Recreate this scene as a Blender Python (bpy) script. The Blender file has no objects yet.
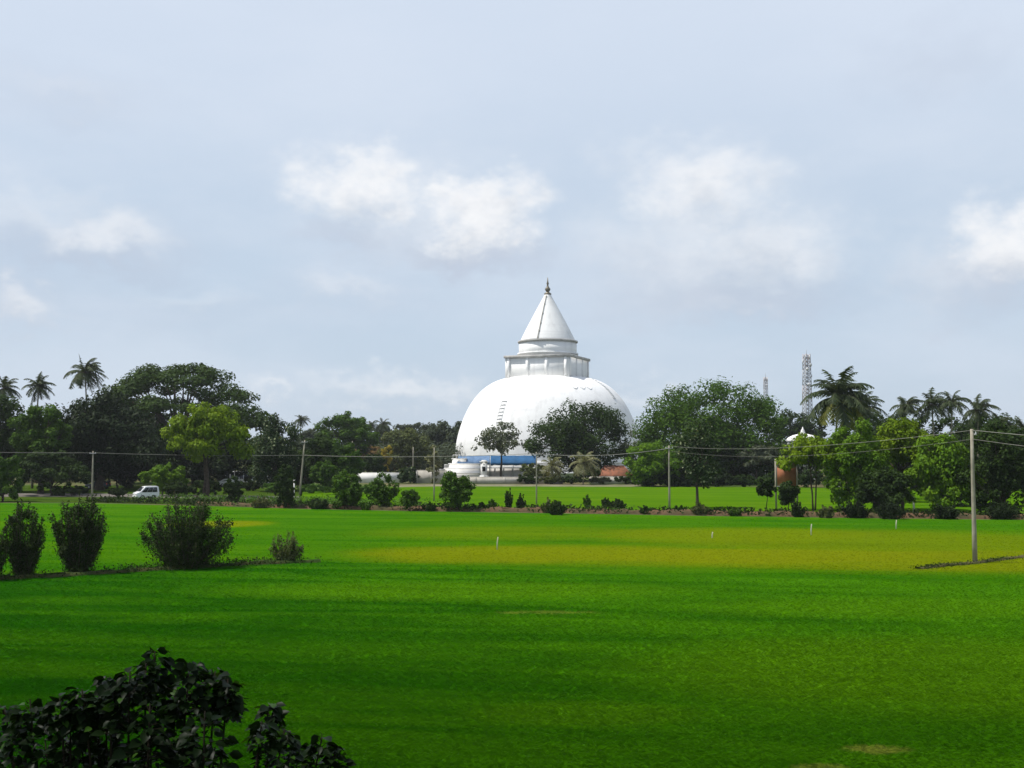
import bpy, math, random
import numpy as np
from math import radians, pi, sin, cos, tan, sqrt

SC = bpy.context.scene
COL = SC.collection

# ------------------------------------------------------------------ camera
F = 1098.0; CAMH = 7.1; HORIZON = 450.0
TH = math.atan((HORIZON - 384.0) / F)
cam_d = bpy.data.cameras.new('camera'); cam = bpy.data.objects.new('camera', cam_d); COL.objects.link(cam)
cam.location = (0, 0, CAMH); cam.rotation_euler = (pi/2 + TH, 0, 0)
cam_d.sensor_width = 36.0; cam_d.lens = 36.0 * F / 1024.0
cam_d.clip_start = 0.1; cam_d.clip_end = 20000
SC.camera = cam

def ray(px, py):
    u = (px - 512.0) / F; v = (384.0 - py) / F
    return u, cos(TH) - v*sin(TH), sin(TH) + v*cos(TH)
def at(px, py, Y):                      # point of the place seen at that pixel, Y metres ahead
    u, a, b = ray(px, py); t = Y / a
    return (u*t, Y, CAMH + b*t)
def gd(px, py, z=0.0):                  # ground point
    u, a, b = ray(px, py); t = (z - CAMH) / b
    return (u*t, a*t, z)

# ------------------------------------------------------------------ world, sun, exposure
SUN_EL, SUN_AZ = 62.0, -90.0           # azimuth measured from +Y (view direction) towards +X
sv = (sin(radians(SUN_AZ))*cos(radians(SUN_EL)), cos(radians(SUN_AZ))*cos(radians(SUN_EL)), sin(radians(SUN_EL)))
sd = bpy.data.lights.new('sun', 'SUN'); sun = bpy.data.objects.new('sun', sd); COL.objects.link(sun)
sd.energy = 5.0; sd.angle = radians(0.6); sd.color = (1.0, 0.965, 0.9)
from mathutils import Vector
sun.rotation_euler = Vector(sv).to_track_quat('Z', 'Y').to_euler()
SC.view_settings.view_transform = 'Standard'; SC.view_settings.look = 'None'
SC.view_settings.exposure = 0.0; SC.view_settings.gamma = 1.0
SC.view_settings.use_curve_mapping = False

class NT:
    """small helper for node trees"""
    def __init__(s, nt): s.nt = nt
    def n(s, t, **kw):
        nd = s.nt.nodes.new(t)
        for k, v in kw.items(): setattr(nd, k, v)
        return nd
    def put(s, sock, val):
        if isinstance(val, bpy.types.NodeSocket): s.nt.links.new(val, sock)
        elif val is not None: sock.default_value = val
    def math(s, op, a, b=None, c=None, clamp=False):
        nd = s.n('ShaderNodeMath', operation=op, use_clamp=clamp)
        s.put(nd.inputs[0], a); s.put(nd.inputs[1], b)
        if c is not None: s.put(nd.inputs[2], c)
        return nd.outputs[0]
    def vmath(s, op, a, b=None):
        nd = s.n('ShaderNodeVectorMath', operation=op); s.put(nd.inputs[0], a); s.put(nd.inputs[1], b)
        return nd.outputs[0]
    def noise(s, vec, scale, detail=4, rough=0.55, out='Fac', dist=0.0):
        nd = s.n('ShaderNodeTexNoise'); s.put(nd.inputs['Vector'], vec)
        nd.inputs['Scale'].default_value = scale; nd.inputs['Detail'].default_value = detail
        nd.inputs['Roughness'].default_value = rough; nd.inputs['Distortion'].default_value = dist
        return nd.outputs[out]
    def sstep(s, x, lo, hi, a=0.0, b=1.0):
        nd = s.n('ShaderNodeMapRange', interpolation_type='SMOOTHSTEP')
        s.put(nd.inputs[0], x)
        for i, v in enumerate((lo, hi, a, b)): s.put(nd.inputs[i+1], v)
        return nd.outputs[0]
    def mix(s, f, a, b, mode='MIX'):
        nd = s.n('ShaderNodeMix', data_type='RGBA', blend_type=mode)
        s.put(nd.inputs[0], f)
        for i, v in ((6, a), (7, b)):
            if isinstance(v, (tuple, list)): v = tuple(v) + ((1.0,) if len(v) == 3 else ())
            s.put(nd.inputs[i], v)
        return nd.outputs[2]
    def sep(s, v):
        nd = s.n('ShaderNodeSeparateXYZ'); s.put(nd.inputs[0], v); return nd.outputs
    def comb(s, x, y, z):
        nd = s.n('ShaderNodeCombineXYZ')
        for i, v in enumerate((x, y, z)): s.put(nd.inputs[i], v)
        return nd.outputs[0]

SKY_STRENGTH = 0.11
W = bpy.data.worlds.new('World'); SC.world = W; W.use_nodes = True
W.cycles.sampling_method = 'MANUAL'; W.cycles.sample_map_resolution = 512
def build_world():
    nt = W.node_tree; nt.nodes.clear(); N = NT(nt)
    sky = N.n('ShaderNodeTexSky', sky_type='NISHITA', sun_disc=False)
    sky.sun_elevation = radians(SUN_EL); sky.sun_rotation = radians(SUN_AZ)
    sky.air_density = 1.0; sky.dust_density = 1.6; sky.ozone_density = 2.0; sky.altitude = 20
    g = N.n('ShaderNodeTexCoord').outputs['Generated']
    dirv = N.vmath('NORMALIZE', g)
    x, y, z = N.sep(dirv)
    k = 1.0 / SKY_STRENGTH
    C = lambda r, gg, b: (r*k, gg*k, b*k)
    # warped azimuth / elevation in degrees
    az0 = N.math('MULTIPLY', N.math('ARCTAN2', x, y), 180/pi)
    el0 = N.math('MULTIPLY', N.math('ARCSINE', z), 180/pi)
    st = N.comb(x, y, N.math('MULTIPLY', z, 1.5))
    wc = N.n('ShaderNodeTexNoise'); N.put(wc.inputs['Vector'], st)
    wc.inputs['Scale'].default_value = 14; wc.inputs['Detail'].default_value = 7; wc.inputs['Roughness'].default_value = 0.6
    wr, wg, wb = N.sep(wc.outputs['Color'])
    az = N.math('ADD', az0, N.math('MULTIPLY', N.math('SUBTRACT', wr, 0.5), 7.0))
    el = N.math('ADD', el0, N.math('MULTIPLY', N.math('SUBTRACT', wg, 0.5), 4.5))
    w2 = N.n('ShaderNodeTexNoise'); N.put(w2.inputs['Vector'], st)
    w2.inputs['Scale'].default_value = 42; w2.inputs['Detail'].default_value = 5; w2.inputs['Roughness'].default_value = 0.55
    vr, vg, vb = N.sep(w2.outputs['Color'])
    az = N.math('ADD', az, N.math('MULTIPLY', N.math('SUBTRACT', vr, 0.5), 2.6))
    el = N.math('ADD', el, N.math('MULTIPLY', N.math('SUBTRACT', vg, 0.5), 2.4))
    fine = N.noise(st, 34, 6, 0.6)
    # thin veil: high humid air, paler low down
    veil_n = N.noise(N.comb(x, y, N.math('MULTIPLY', z, 3.0)), 3.0, 5, 0.6)
    humid = N.sstep(el0, 30.0, 58.0, 0.85, 0.10)       # the humid veil lies low, the zenith is clear and deeper blue
    base = N.mix(humid, sky.outputs[0], C(0.585, 0.700, 0.840))
    broad = N.sstep(veil_n, 0.36, 0.70)
    base = N.mix(N.math('MULTIPLY', N.math('MULTIPLY', broad, 0.6), humid), base, C(0.70, 0.775, 0.885))
    hi = N.math('MULTIPLY', N.sstep(el0, 9.0, 22.0), humid)
    base = N.mix(N.math('MULTIPLY', hi, 0.8), base, C(0.705, 0.785, 0.915))
    # soft grey layers (az, el, half-width, half-height, strength)
    def dens(list_, soft):
        out = None
        for (a, e, wa, we, s) in list_:
            dx = N.math('DIVIDE', N.math('SUBTRACT', az, a), wa)
            dy = N.math('DIVIDE', N.math('SUBTRACT', el, e), we)
            r = N.math('SQRT', N.math('ADD', N.math('MULTIPLY', dx, dx), N.math('MULTIPLY', dy, dy)))
            d = N.math('MULTIPLY', N.sstep(r, 1.0, 1.0 - soft, 0.0, 1.0), s)
            q = N.math('MULTIPLY', d, d); qy = N.math('MULTIPLY', q, dy)
            if out is None: out, sw, sy = d, q, qy
            else: out, sw, sy = N.math('MAXIMUM', out, d), N.math('ADD', sw, q), N.math('ADD', sy, qy)
        return out, N.math('DIVIDE', sy, N.math('ADD', sw, 0.002))
    def pe(px, py):
        u, a, b = ray(px, py); l = sqrt(u*u + a*a + b*b)
        return math.degrees(math.atan2(u, a)), math.degrees(math.asin(b/l))
    def cl(px, py, w, h, s):
        a, e = pe(px, py); return (a, e, w/F*57.3, h/F*57.3, s)
    grey = [cl(60, 245, 190, 60, .55), cl(10, 300, 130, 50, .55), cl(60, 95, 150, 45, .30), cl(430, 245, 170, 40, .42), cl(470, 254, 120, 30, .95), cl(350, 236, 90, 26, .6), cl(730, 300, 190, 45, .8), cl(90, 262, 140, 30, .7),
            cl(700, 275, 180, 75, .45), cl(990, 280, 110, 60, .8), cl(170, 320, 200, 40, .25), cl(350, 300, 150, 40, .2), cl(930, 60, 120, 50, .35),
            (-60, 14, 22, 9, .6), (-100, 22, 30, 9, .6), (62, 16, 24, 8, .6), (110, 24, 32, 10, .6), (165, 18, 30, 9, .6), (-150, 30, 30, 10, .5)]
    gd_, _ = dens(grey, 1.0)
    base = N.mix(N.math('MULTIPLY', gd_, 0.72), base, C(0.500, 0.565, 0.690))
    white = [cl(366, 184, 112, 66, .85), cl(474, 210, 112, 64, 1.0), cl(420, 205, 210, 100, .40), cl(706, 190, 140, 86, .72), cl(760, 248, 160, 80, .55), cl(640, 240, 120, 80, .38), cl(1010, 245, 95, 68, .85), cl(970, 265, 150, 85, .38), cl(705, 240, 210, 140, .45), cl(635, 165, 75, 45, .30), cl(830, 235, 80, 50, .25),
             cl(92, 230, 105, 46, .52), cl(30, 205, 140, 50, .34), cl(15, 308, 85, 36, .52), cl(340, 290, 80, 30, .34), cl(190, 300, 110, 26, .26), cl(60, 90, 120, 30, .22), cl(340, 290, 40, 18, .28), cl(400, 392, 170, 34, .50), cl(260, 392, 60, 20, .4), cl(640, 395, 60, 26, .38), cl(735, 310, 75, 25, .32), cl(200, 300, 70, 16, .18),
             (-50, 18, 12, 5, .8), (-85, 28, 14, 6, .8), (55, 22, 12, 5, .8), (100, 30, 16, 6, .8), (160, 24, 14, 5, .8), (-140, 38, 16, 6, .7)]
    wd, lift = dens(white, 1.0)
    wd = N.math('MULTIPLY', N.sstep(wd, 0.0, 0.95, 0.0, 0.97), N.sstep(fine, 0.25, 0.55, 0.72, 1.0))
    sunny = N.sstep(N.math('ADD', lift, N.math('MULTIPLY', N.math('SUBTRACT', wb, 0.5), 2.2)), -0.95, 0.20)
    tint = N.mix(sunny, C(0.63, 0.675, 0.745), C(0.955, 0.965, 0.985))
    base = N.mix(wd, base, tint)
    bg = N.n('ShaderNodeBackground'); N.put(bg.inputs[0], base); bg.inputs[1].default_value = SKY_STRENGTH
    out = N.n('ShaderNodeOutputWorld'); nt.links.new(bg.outputs[0], out.inputs[0])
build_world()

# ------------------------------------------------------------------ materials
def new_mat(name):
    m = bpy.data.materials.new(name); m.use_nodes = True
    nt = m.node_tree; nt.nodes.clear(); N = NT(nt)
    out = N.n('ShaderNodeOutputMaterial')
    return m, N, out
def principled(N, out, col, rough=0.8, spec=0.3, bump=None, bump_d=0.02, bump_s=0.5, metal=0.0):
    p = N.n('ShaderNodeBsdfPrincipled'); N.put(p.inputs['Base Color'], col if isinstance(col, bpy.types.NodeSocket) else tuple(col)+(1,))
    p.inputs['Roughness'].default_value = rough; p.inputs['Specular IOR Level'].default_value = spec
    p.inputs['Metallic'].default_value = metal
    if bump is not None:
        b = N.n('ShaderNodeBump'); N.put(b.inputs['Height'], bump); b.inputs['Distance'].default_value = bump_d; b.inputs['Strength'].default_value = bump_s
        N.nt.links.new(b.outputs[0], p.inputs['Normal'])
    N.nt.links.new(p.outputs[0], out.inputs[0]); return p
def simple(name, c, c2=None, scale=2.0, rough=0.8, spec=0.25, bump=0.0, metal=0.0):
    m, N, out = new_mat(name)
    pos = N.n('ShaderNodeTexCoord').outputs['Object']
    nz = N.noise(pos, scale, 6, 0.6)
    c2 = c2 or tuple(v*0.75 for v in c)
    col = N.mix(N.sstep(nz, 0.35, 0.68), c, c2)
    principled(N, out, col, rough, spec, nz if bump else None, bump or 0.02, 0.6, metal)
    return m
def leaf(name, c, c2, trans=0.22, rough=0.6, spec=0.07, patch=0.25, c3=None):
    """foliage: every leaf its own tint between c and c2, drifting over the crown"""
    m, N, out = new_mat(name)
    ri = N.n('ShaderNodeNewGeometry').outputs['Random Per Island']
    pos = N.n('ShaderNodeTexCoord').outputs['Object']
    nz = N.sstep(N.noise(pos, patch, 3, 0.5), 0.35, 0.65)
    f = N.math('ADD', N.math('MULTIPLY', ri, 0.6), N.math('MULTIPLY', nz, 0.4))
    col = N.mix(f, c, c2)
    if c3: col = N.mix(N.math('GREATER_THAN', ri, 0.93), col, c3)
    p = N.n('ShaderNodeBsdfPrincipled'); N.put(p.inputs['Base Color'], col)
    p.inputs['Roughness'].default_value = rough; p.inputs['Specular IOR Level'].default_value = spec
    t = N.n('ShaderNodeBsdfTranslucent'); N.put(t.inputs['Color'], N.mix(1.0, col, (1.5, 1.4, 0.5), 'MULTIPLY'))
    mx = N.n('ShaderNodeMixShader'); mx.inputs[0].default_value = trans
    N.nt.links.new(p.outputs[0], mx.inputs[1]); N.nt.links.new(t.outputs[0], mx.inputs[2]); N.nt.links.new(mx.outputs[0], out.inputs[0])
    return m

LEAF = dict(
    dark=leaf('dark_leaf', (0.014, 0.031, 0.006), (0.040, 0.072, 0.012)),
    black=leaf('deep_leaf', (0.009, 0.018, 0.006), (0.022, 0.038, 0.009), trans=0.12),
    mid=leaf('green_leaf', (0.026, 0.068, 0.006), (0.072, 0.138, 0.010)),
    bright=leaf('fresh_leaf', (0.050, 0.120, 0.004), (0.120, 0.215, 0.008)),
    yellow=leaf('lime_leaf', (0.075, 0.140, 0.003), (0.165, 0.240, 0.006)),
    olive=leaf('olive_leaf', (0.060, 0.080, 0.024), (0.115, 0.135, 0.045)),
    rain=leaf('rain_tree_leaf', (0.018, 0.040, 0.007), (0.050, 0.086, 0.014), trans=0.18),
    grey=leaf('grey_green_leaf', (0.060, 0.078, 0.045), (0.120, 0.135, 0.085)),
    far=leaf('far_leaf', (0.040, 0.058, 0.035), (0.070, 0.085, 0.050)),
    brown=leaf('russet_leaf', (0.110, 0.075, 0.030), (0.190, 0.120, 0.035)),
    gold=leaf('golden_leaf', (0.260, 0.200, 0.020), (0.360, 0.290, 0.050)),
    palm=leaf('palm_leaf', (0.020, 0.036, 0.014), (0.055, 0.075, 0.026), trans=0.15, spec=0.15),
    palmy=leaf('yellowing_palm_leaf', (0.060, 0.080, 0.012), (0.200, 0.190, 0.030), trans=0.15, spec=0.15),
    palms=leaf('pale_palm_leaf', (0.110, 0.125, 0.055), (0.240, 0.230, 0.110), trans=0.2, spec=0.15),
    hedge=leaf('shrub_leaf', (0.009, 0.020, 0.004), (0.032, 0.054, 0.009), trans=0.18),
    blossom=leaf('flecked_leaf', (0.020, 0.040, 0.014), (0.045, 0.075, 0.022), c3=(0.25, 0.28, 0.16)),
    near=leaf('broad_leaf', (0.0020, 0.0058, 0.0012), (0.0065, 0.0150, 0.0028), trans=0.15, rough=0.4, spec=0.05, c3=(0.022, 0.055, 0.006)),  # albedo lowered to stand in for shade; the few brighter leaves are painted highlights
    weed=leaf('weed_leaf', (0.05, 0.075, 0.02), (0.13, 0.13, 0.05)),
    verge=leaf('verge_leaf', (0.04, 0.10, 0.012), (0.085, 0.165, 0.02)),
)
BARK = simple('bark', (0.085, 0.066, 0.050), (0.045, 0.036, 0.028), 3.0, 0.9, 0.1, 0.03)
PALEBARK = simple('pale_bark', (0.22, 0.19, 0.15), (0.11, 0.09, 0.07), 3.0, 0.9, 0.1, 0.03)
CONCRETE = simple('concrete', (0.33, 0.30, 0.235), (0.24, 0.215, 0.17), 1.4, 0.9, 0.2, 0.01)
WALLGREY = simple('wall_plaster', (0.50, 0.47, 0.42), (0.38, 0.355, 0.31), 0.6, 0.9, 0.15, 0.01)
WHITEW = simple('limewash', (0.80, 0.79, 0.77), (0.70, 0.68, 0.65), 0.5, 0.85, 0.2, 0.01)
STEEL = simple('galvanised_steel', (0.36, 0.36, 0.37), (0.27, 0.27, 0.28), 2.0, 0.55, 0.4)
HAZEDRED = simple('hazed_red_paint', (0.44, 0.40, 0.40), (0.38, 0.34, 0.34), 2.0, 0.6, 0.3)  # red paint paled to near grey: distance haze put into the colour
HAZEDGREY = simple('hazed_tower_paint', (0.42, 0.43, 0.45), (0.34, 0.35, 0.37), 2.0, 0.6, 0.3)  # white bands greyed, the haze fade is in this colour too
WPAINT = simple('white_paint', (0.62, 0.62, 0.62), (0.52, 0.52, 0.52), 2.0, 0.6, 0.3)
BLUE1 = simple('blue_canvas', (0.016, 0.090, 0.205), (0.011, 0.066, 0.155), 0.7, 0.75, 0.2)
BLUE2 = simple('faded_blue_canvas', (0.12, 0.20, 0.32), (0.085, 0.15, 0.26), 0.7, 0.8, 0.2)
TILE = simple('clay_tile', (0.27, 0.105, 0.058), (0.16, 0.075, 0.045), 1.2, 0.85, 0.2, 0.03)
RUST = simple('orange_panel', (0.46, 0.17, 0.085), (0.36, 0.125, 0.065), 0.9, 0.7, 0.3)
CARWHITE = simple('white_car_paint', (0.74, 0.74, 0.74), (0.70, 0.70, 0.70), 1.0, 0.25, 0.5)
CARDARK = simple('dark_car_paint', (0.030, 0.036, 0.05), (0.025, 0.030, 0.04), 1.0, 0.25, 0.5)
GLASS = simple('tinted_glass', (0.020, 0.026, 0.032), (0.016, 0.02, 0.026), 1.0, 0.08, 0.6)
RUBBER = simple('rubber', (0.02, 0.02, 0.02), (0.03, 0.028, 0.026), 4.0, 0.85, 0.2)
CHROME = simple('wheel_alloy', (0.45, 0.45, 0.46), (0.35, 0.35, 0.36), 4.0, 0.35, 0.5, 0, 0.8)
LAMPM = simple('lamp_lens', (0.70, 0.70, 0.66), (0.62, 0.62, 0.6), 4.0, 0.15, 0.5)
TAILM = simple('tail_lens', (0.40, 0.02, 0.02), (0.30, 0.015, 0.015), 4.0, 0.2, 0.5)
DARKGAP = simple('dark_opening', (0.03, 0.028, 0.026), (0.02, 0.019, 0.018), 1.0, 0.9, 0.1)
GILT = simple('weathered_gilt', (0.20, 0.17, 0.12), (0.12, 0.11, 0.09), 3.0, 0.5, 0.4, 0, 0.3)
CABLE = simple('cable_sheath', (0.26, 0.25, 0.22), (0.20, 0.19, 0.17), 1.0, 0.6, 0.3)
LEADM = simple('stained_ledge', (0.34, 0.33, 0.31), (0.46, 0.45, 0.43), 0.6, 0.85, 0.15)
STAKE = simple('bleached_stick', (0.55, 0.52, 0.44), (0.42, 0.39, 0.32), 3.0, 0.9, 0.1)
SOIL = simple('bank_soil', (0.130, 0.078, 0.046), (0.060, 0.056, 0.028), 0.35, 0.95, 0.05, 0.12)

def stupa_white():
    m, N, out = new_mat('stupa_limewash')
    pos = N.n('ShaderNodeTexCoord').outputs['Object']
    x, y, z = N.sep(pos)
    streak = N.noise(N.comb(x, y, N.math('MULTIPLY', z, 0.12)), 0.55, 5, 0.6)      # rain streaks
    band = N.noise(N.comb(N.math('MULTIPLY', x, 0.04), N.math('MULTIPLY', y, 0.04), z), 0.9, 4, 0.6)
    f = N.math('MULTIPLY', N.sstep(streak, 0.46, 0.70), 0.55)
    col = N.mix(f, (0.82, 0.815, 0.80), (0.64, 0.63, 0.62))
    col = N.mix(N.math('MULTIPLY', N.sstep(band, 0.52, 0.7), 0.3), col, (0.66, 0.65, 0.65))
    principled(N, out, col, 0.8, 0.2, N.noise(pos, 1.2, 5, 0.6), 0.08, 0.5)
    return m
STUPA = stupa_white()

def rice(name, c_lo, c_hi, c_patch=None, patch=None, bump=0.25, seed=0.0, dry=None, tilt=None, up=False, contrast=(0.30, 0.70)):
    """young rice: crop colour drifts in long low bands; patch = (x, y, rx, ry) areas of yellower crop"""
    m, N, out = new_mat(name)
    pos = N.n('ShaderNodeNewGeometry').outputs['Position']
    x, y, z = N.sep(pos)
    v = N.comb(N.math('ADD', N.math('MULTIPLY', x, 0.030), seed), N.math('ADD', N.math('MULTIPLY', y, 0.17), N.math('MULTIPLY', x, 0.022)), 0.0)
    big = N.noise(v, 1.6, 6, 0.62, dist=0.6)
    fine = N.noise(N.comb(N.math('MULTIPLY', x, 0.5), y, 0.0), 2.2, 5, 0.7)
    f = N.math('ADD', N.math('MULTIPLY', N.sstep(big, *contrast), 0.85), N.math('MULTIPLY', N.math('SUBTRACT', fine, 0.25), 0.30))
    if tilt: f = N.math('ADD', f, N.math('MULTIPLY', N.math('ADD', x, tilt[0]), tilt[1]), clamp=True)
    col = N.mix(f, c_lo, c_hi)
    if patch:
        tot = None
        for (cx, cy, rx, ry, s) in patch:
            dx = N.math('DIVIDE', N.math('SUBTRACT', x, cx), rx); dy = N.math('DIVIDE', N.math('SUBTRACT', y, cy), ry)
            r = N.math('ADD', N.math('MULTIPLY', dx, dx), N.math('MULTIPLY', dy, dy))
            r = N.math('ADD', r, N.math('MULTIPLY', N.math('SUBTRACT', big, 0.5), 1.6))
            d = N.math('MULTIPLY', N.sstep(r, 1.25, 0.25), s)
            tot = d if tot is None else N.math('MAXIMUM', tot, d)
        col = N.mix(N.math('MULTIPLY', tot, N.sstep(fine, 0.1, 0.7, 0.75, 1.0)), col, c_patch)
    if dry:
        tot = None
        for (cx, cy, rx, ry, s) in dry:
            dx = N.math('DIVIDE', N.math('SUBTRACT', x, cx), rx); dy = N.math('DIVIDE', N.math('SUBTRACT', y, cy), ry)
            r = N.math('ADD', N.math('ADD', N.math('MULTIPLY', dx, dx), N.math('MULTIPLY', dy, dy)), N.math('MULTIPLY', N.math('SUBTRACT', N.noise(pos, 0.9, 6, 0.7), 0.5), 3.2))
            d = N.math('MULTIPLY', N.sstep(r, 1.1, 0.2), s)
            tot = d if tot is None else N.math('MAXIMUM', tot, d)
        col = N.mix(tot, col, (0.20, 0.21, 0.03))
    d = N.n('ShaderNodeBsdfDiffuse'); N.put(d.inputs['Color'], col)
    if up:                                # blades mass together: shade them mostly as a level canopy
        nr = N.n('ShaderNodeNewGeometry').outputs['Normal']
        N.put(d.inputs['Normal'], N.vmath('NORMALIZE', N.vmath('ADD', nr, (0, 0, 1.5))))
    else:
        b = N.n('ShaderNodeBump'); N.put(b.inputs['Height'], fine); b.inputs['Distance'].default_value = bump; b.inputs['Strength'].default_value = 0.7
        N.nt.links.new(b.outputs[0], d.inputs['Normal'])
    if up:
        t = N.n('ShaderNodeBsdfTranslucent'); N.put(t.inputs['Color'], col); mx = N.n('ShaderNodeMixShader'); mx.inputs[0].default_value = 0.4
        N.nt.links.new(d.outputs[0], mx.inputs[1]); N.nt.links.new(t.outputs[0], mx.inputs[2]); N.nt.links.new(mx.outputs[0], out.inputs[0])
    else: N.nt.links.new(d.outputs[0], out.inputs[0])
    return m

# ------------------------------------------------------------------ object helpers
def tag(o, label=None, cat=None, group=None, kind=None):
    if label: o['label'] = label
    if cat: o['category'] = cat
    if group: o['group'] = group
    if kind: o['kind'] = kind
    return o
def thing(name, loc, label, cat, group=None, rz=0.0):
    o = bpy.data.objects.new(name, None); COL.objects.link(o)
    o.location = loc; o.rotation_euler = (0, 0, rz); o.empty_display_size = 0.5
    tag(o, label, cat, group, 'thing'); return o
def mesh(name, verts, faces, mat, parent=None, smooth=False, loc=None):
    """verts (n,3) array; faces: list of index arrays with equal width, or a list of lists"""
    me = bpy.data.meshes.new(name)
    v = np.asarray(verts, dtype=np.float32).reshape(-1, 3)
    if isinstance(faces, np.ndarray): faces = [faces]
    if len(faces) and isinstance(faces[0], np.ndarray):
        idx = np.concatenate([f.ravel() for f in faces]).astype(np.int32)
        tot = np.concatenate([np.full(len(f), f.shape[1], np.int32) for f in faces])
    else:
        idx = np.array([i for f in faces for i in f], np.int32); tot = np.array([len(f) for f in faces], np.int32)
    st = np.concatenate([[0], np.cumsum(tot)[:-1]]).astype(np.int32)
    me.vertices.add(len(v)); me.vertices.foreach_set('co', v.ravel())
    me.loops.add(len(idx)); me.loops.foreach_set('vertex_index', idx)
    me.polygons.add(len(tot)); me.polygons.foreach_set('loop_start', st); me.polygons.foreach_set('loop_total', tot)
    if smooth: me.polygons.foreach_set('use_smooth', np.ones(len(tot), bool))
    me.update(calc_edges=True); me.validate()
    me.materials.append(mat)
    o = bpy.data.objects.new(name, me); COL.objects.link(o)
    if parent is not None: o.parent = parent
    if loc is not None: o.location = loc
    return o

class MB:
    """collects shapes, builds one mesh"""
    def __init__(s): s.v = []; s.f = []; s.n = 0
    def add(s, v, f):
        v = np.asarray(v, float).reshape(-1, 3); s.v.append(v); s.f += [[i + s.n for i in q] for q in f]; s.n += len(v)
    def box(s, c, d, rz=0.0, top=1.0):
        x, y, z = d[0]/2, d[1]/2, d[2]/2; p = []
        for sz, k in ((-1, 1.0), (1, top)):
            for sx, sy in ((-1,-1),(1,-1),(1,1),(-1,1)): p.append((sx*x*k, sy*y*k, sz*z))
        p = np.array(p); cr, sr = cos(rz), sin(rz)
        p = np.stack([p[:,0]*cr - p[:,1]*sr, p[:,0]*sr + p[:,1]*cr, p[:,2]], 1) + np.array(c)
        s.add(p, [(3,2,1,0),(4,5,6,7),(0,1,5,4),(1,2,6,5),(2,3,7,6),(3,0,4,7)])
    def tube(s, pts, rad, seg=7, cap=True):
        pts = np.asarray(pts, float); n = len(pts); rad = np.broadcast_to(rad, (n,))
        t = np.gradient(pts, axis=0); t /= np.linalg.norm(t, axis=1)[:, None] + 1e-9
        ref = np.array([0.0, 0.0, 1.0]) if abs(t[0, 2]) < 0.9 else np.array([1.0, 0.0, 0.0])
        v = []
        for i in range(n):
            a = np.cross(t[i], ref); a /= np.linalg.norm(a) + 1e-9; b = np.cross(t[i], a)
            for k in range(seg):
                an = 2*pi*k/seg; v.append(pts[i] + rad[i]*(cos(an)*a + sin(an)*b))
        f = [(i*seg + k, i*seg + (k+1) % seg, (i+1)*seg + (k+1) % seg, (i+1)*seg + k) for i in range(n-1) for k in range(seg)]
        if cap: f += [tuple(range(seg))[::-1], tuple((n-1)*seg + k for k in range(seg))]
        s.add(v, f)
    def lathe(s, prof, seg=48, c=(0,0,0)):
        v = [(c[0] + r*cos(2*pi*k/seg), c[1] + r*sin(2*pi*k/seg), c[2] + z) for r, z in prof for k in range(seg)]
        n = len(prof)
        f = [(i*seg + k, i*seg + (k+1) % seg, (i+1)*seg + (k+1) % seg, (i+1)*seg + k) for i in range(n-1) for k in range(seg)]
        f += [tuple(range(seg))[::-1], tuple((n-1)*seg + k for k in range(seg))]
        s.add(v, f)
    def prism(s, poly, y0, y1):          # outline in x-z, extruded along y
        n = len(poly); v = [(x, y0, z) for x, z in poly] + [(x, y1, z) for x, z in poly]
        s.add(v, [tuple(range(n))[::-1], tuple(range(n, 2*n))] + [(i, (i+1) % n, n + (i+1) % n, n + i) for i in range(n)])
    def build(s, name, mat, parent=None, smooth=False):
        return mesh(name, np.concatenate(s.v), s.f, mat, parent, smooth)
def copy_tree(o, parent=None):
    c = o.copy(); COL.objects.link(c)
    if parent is not None: c.parent = parent
    for ch in list(o.children): copy_tree(ch, c)
    return c

# ------------------------------------------------------------------ ground and fields
def sheet(name, pts, z, mat, kind='structure'):
    v = [(p[0], p[1], z) for p in pts]
    o = mesh(name, v, [list(range(len(v)))], mat); tag(o, kind=kind); return o
def ground_mat():
    m, N, out = new_mat('ground_soil_and_grass')
    pos = N.n('ShaderNodeNewGeometry').outputs['Position']
    a = N.noise(pos, 0.06, 6, 0.65); b = N.noise(pos, 0.8, 5, 0.65)
    col = N.mix(N.sstep(a, 0.40, 0.60), (0.050, 0.085, 0.016), (0.12, 0.10, 0.052))
    col = N.mix(N.math('MULTIPLY', N.sstep(b, 0.45, 0.75), 0.5), col, (0.075, 0.12, 0.02))
    principled(N, out, col, 0.95, 0.05, b, 0.2, 0.8); return m
sheet('ground', [(-3000, -100), (3000, -100), (3000, 4000), (-3000, 4000)], -0.03, ground_mat())

edge_px = [(-160, 585), (0, 579), (60, 576.5), (150, 570.5), (250, 564.5), (320, 562), (440, 566), (560, 571.5), (700, 576.5), (850, 580), (1024, 585), (1200, 590)]
far_px = [(-160, 502), (0, 503), (100, 503.5), (200, 506), (300, 509), (420, 511.5), (560, 513.5), (700, 516), (850, 518), (1024, 520), (1200, 521)]
edge = [gd(*p)[:2] for p in edge_px]; far_e = [gd(*p)[:2] for p in far_px]
near_poly = [(-60, 4), (60, 4)] + edge[::-1]
NEAR_ARGS = dict(c_lo=(0.0120, 0.080, 0.0008), c_hi=(0.047, 0.156, 0.0015), c_patch=(0.076, 0.180, 0.0018),
                patch=[(14, 36, 11, 7, .65), (-3, 56, 13, 4.0, .5), (19, 50, 12, 3.5, .4), (24, 33, 7, 5, .5), (2, 30, 3.5, 1.6, .4)],
                seed=3.1, tilt=(4.0, 0.018), dry=[(8.6, 26.4, 0.95, 0.45, .65), (6.9, 24.9, 0.7, 0.4, .5), (1.5, 48.5, 2.6, 0.5, .35)], contrast=(0.33, 0.68))
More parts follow.
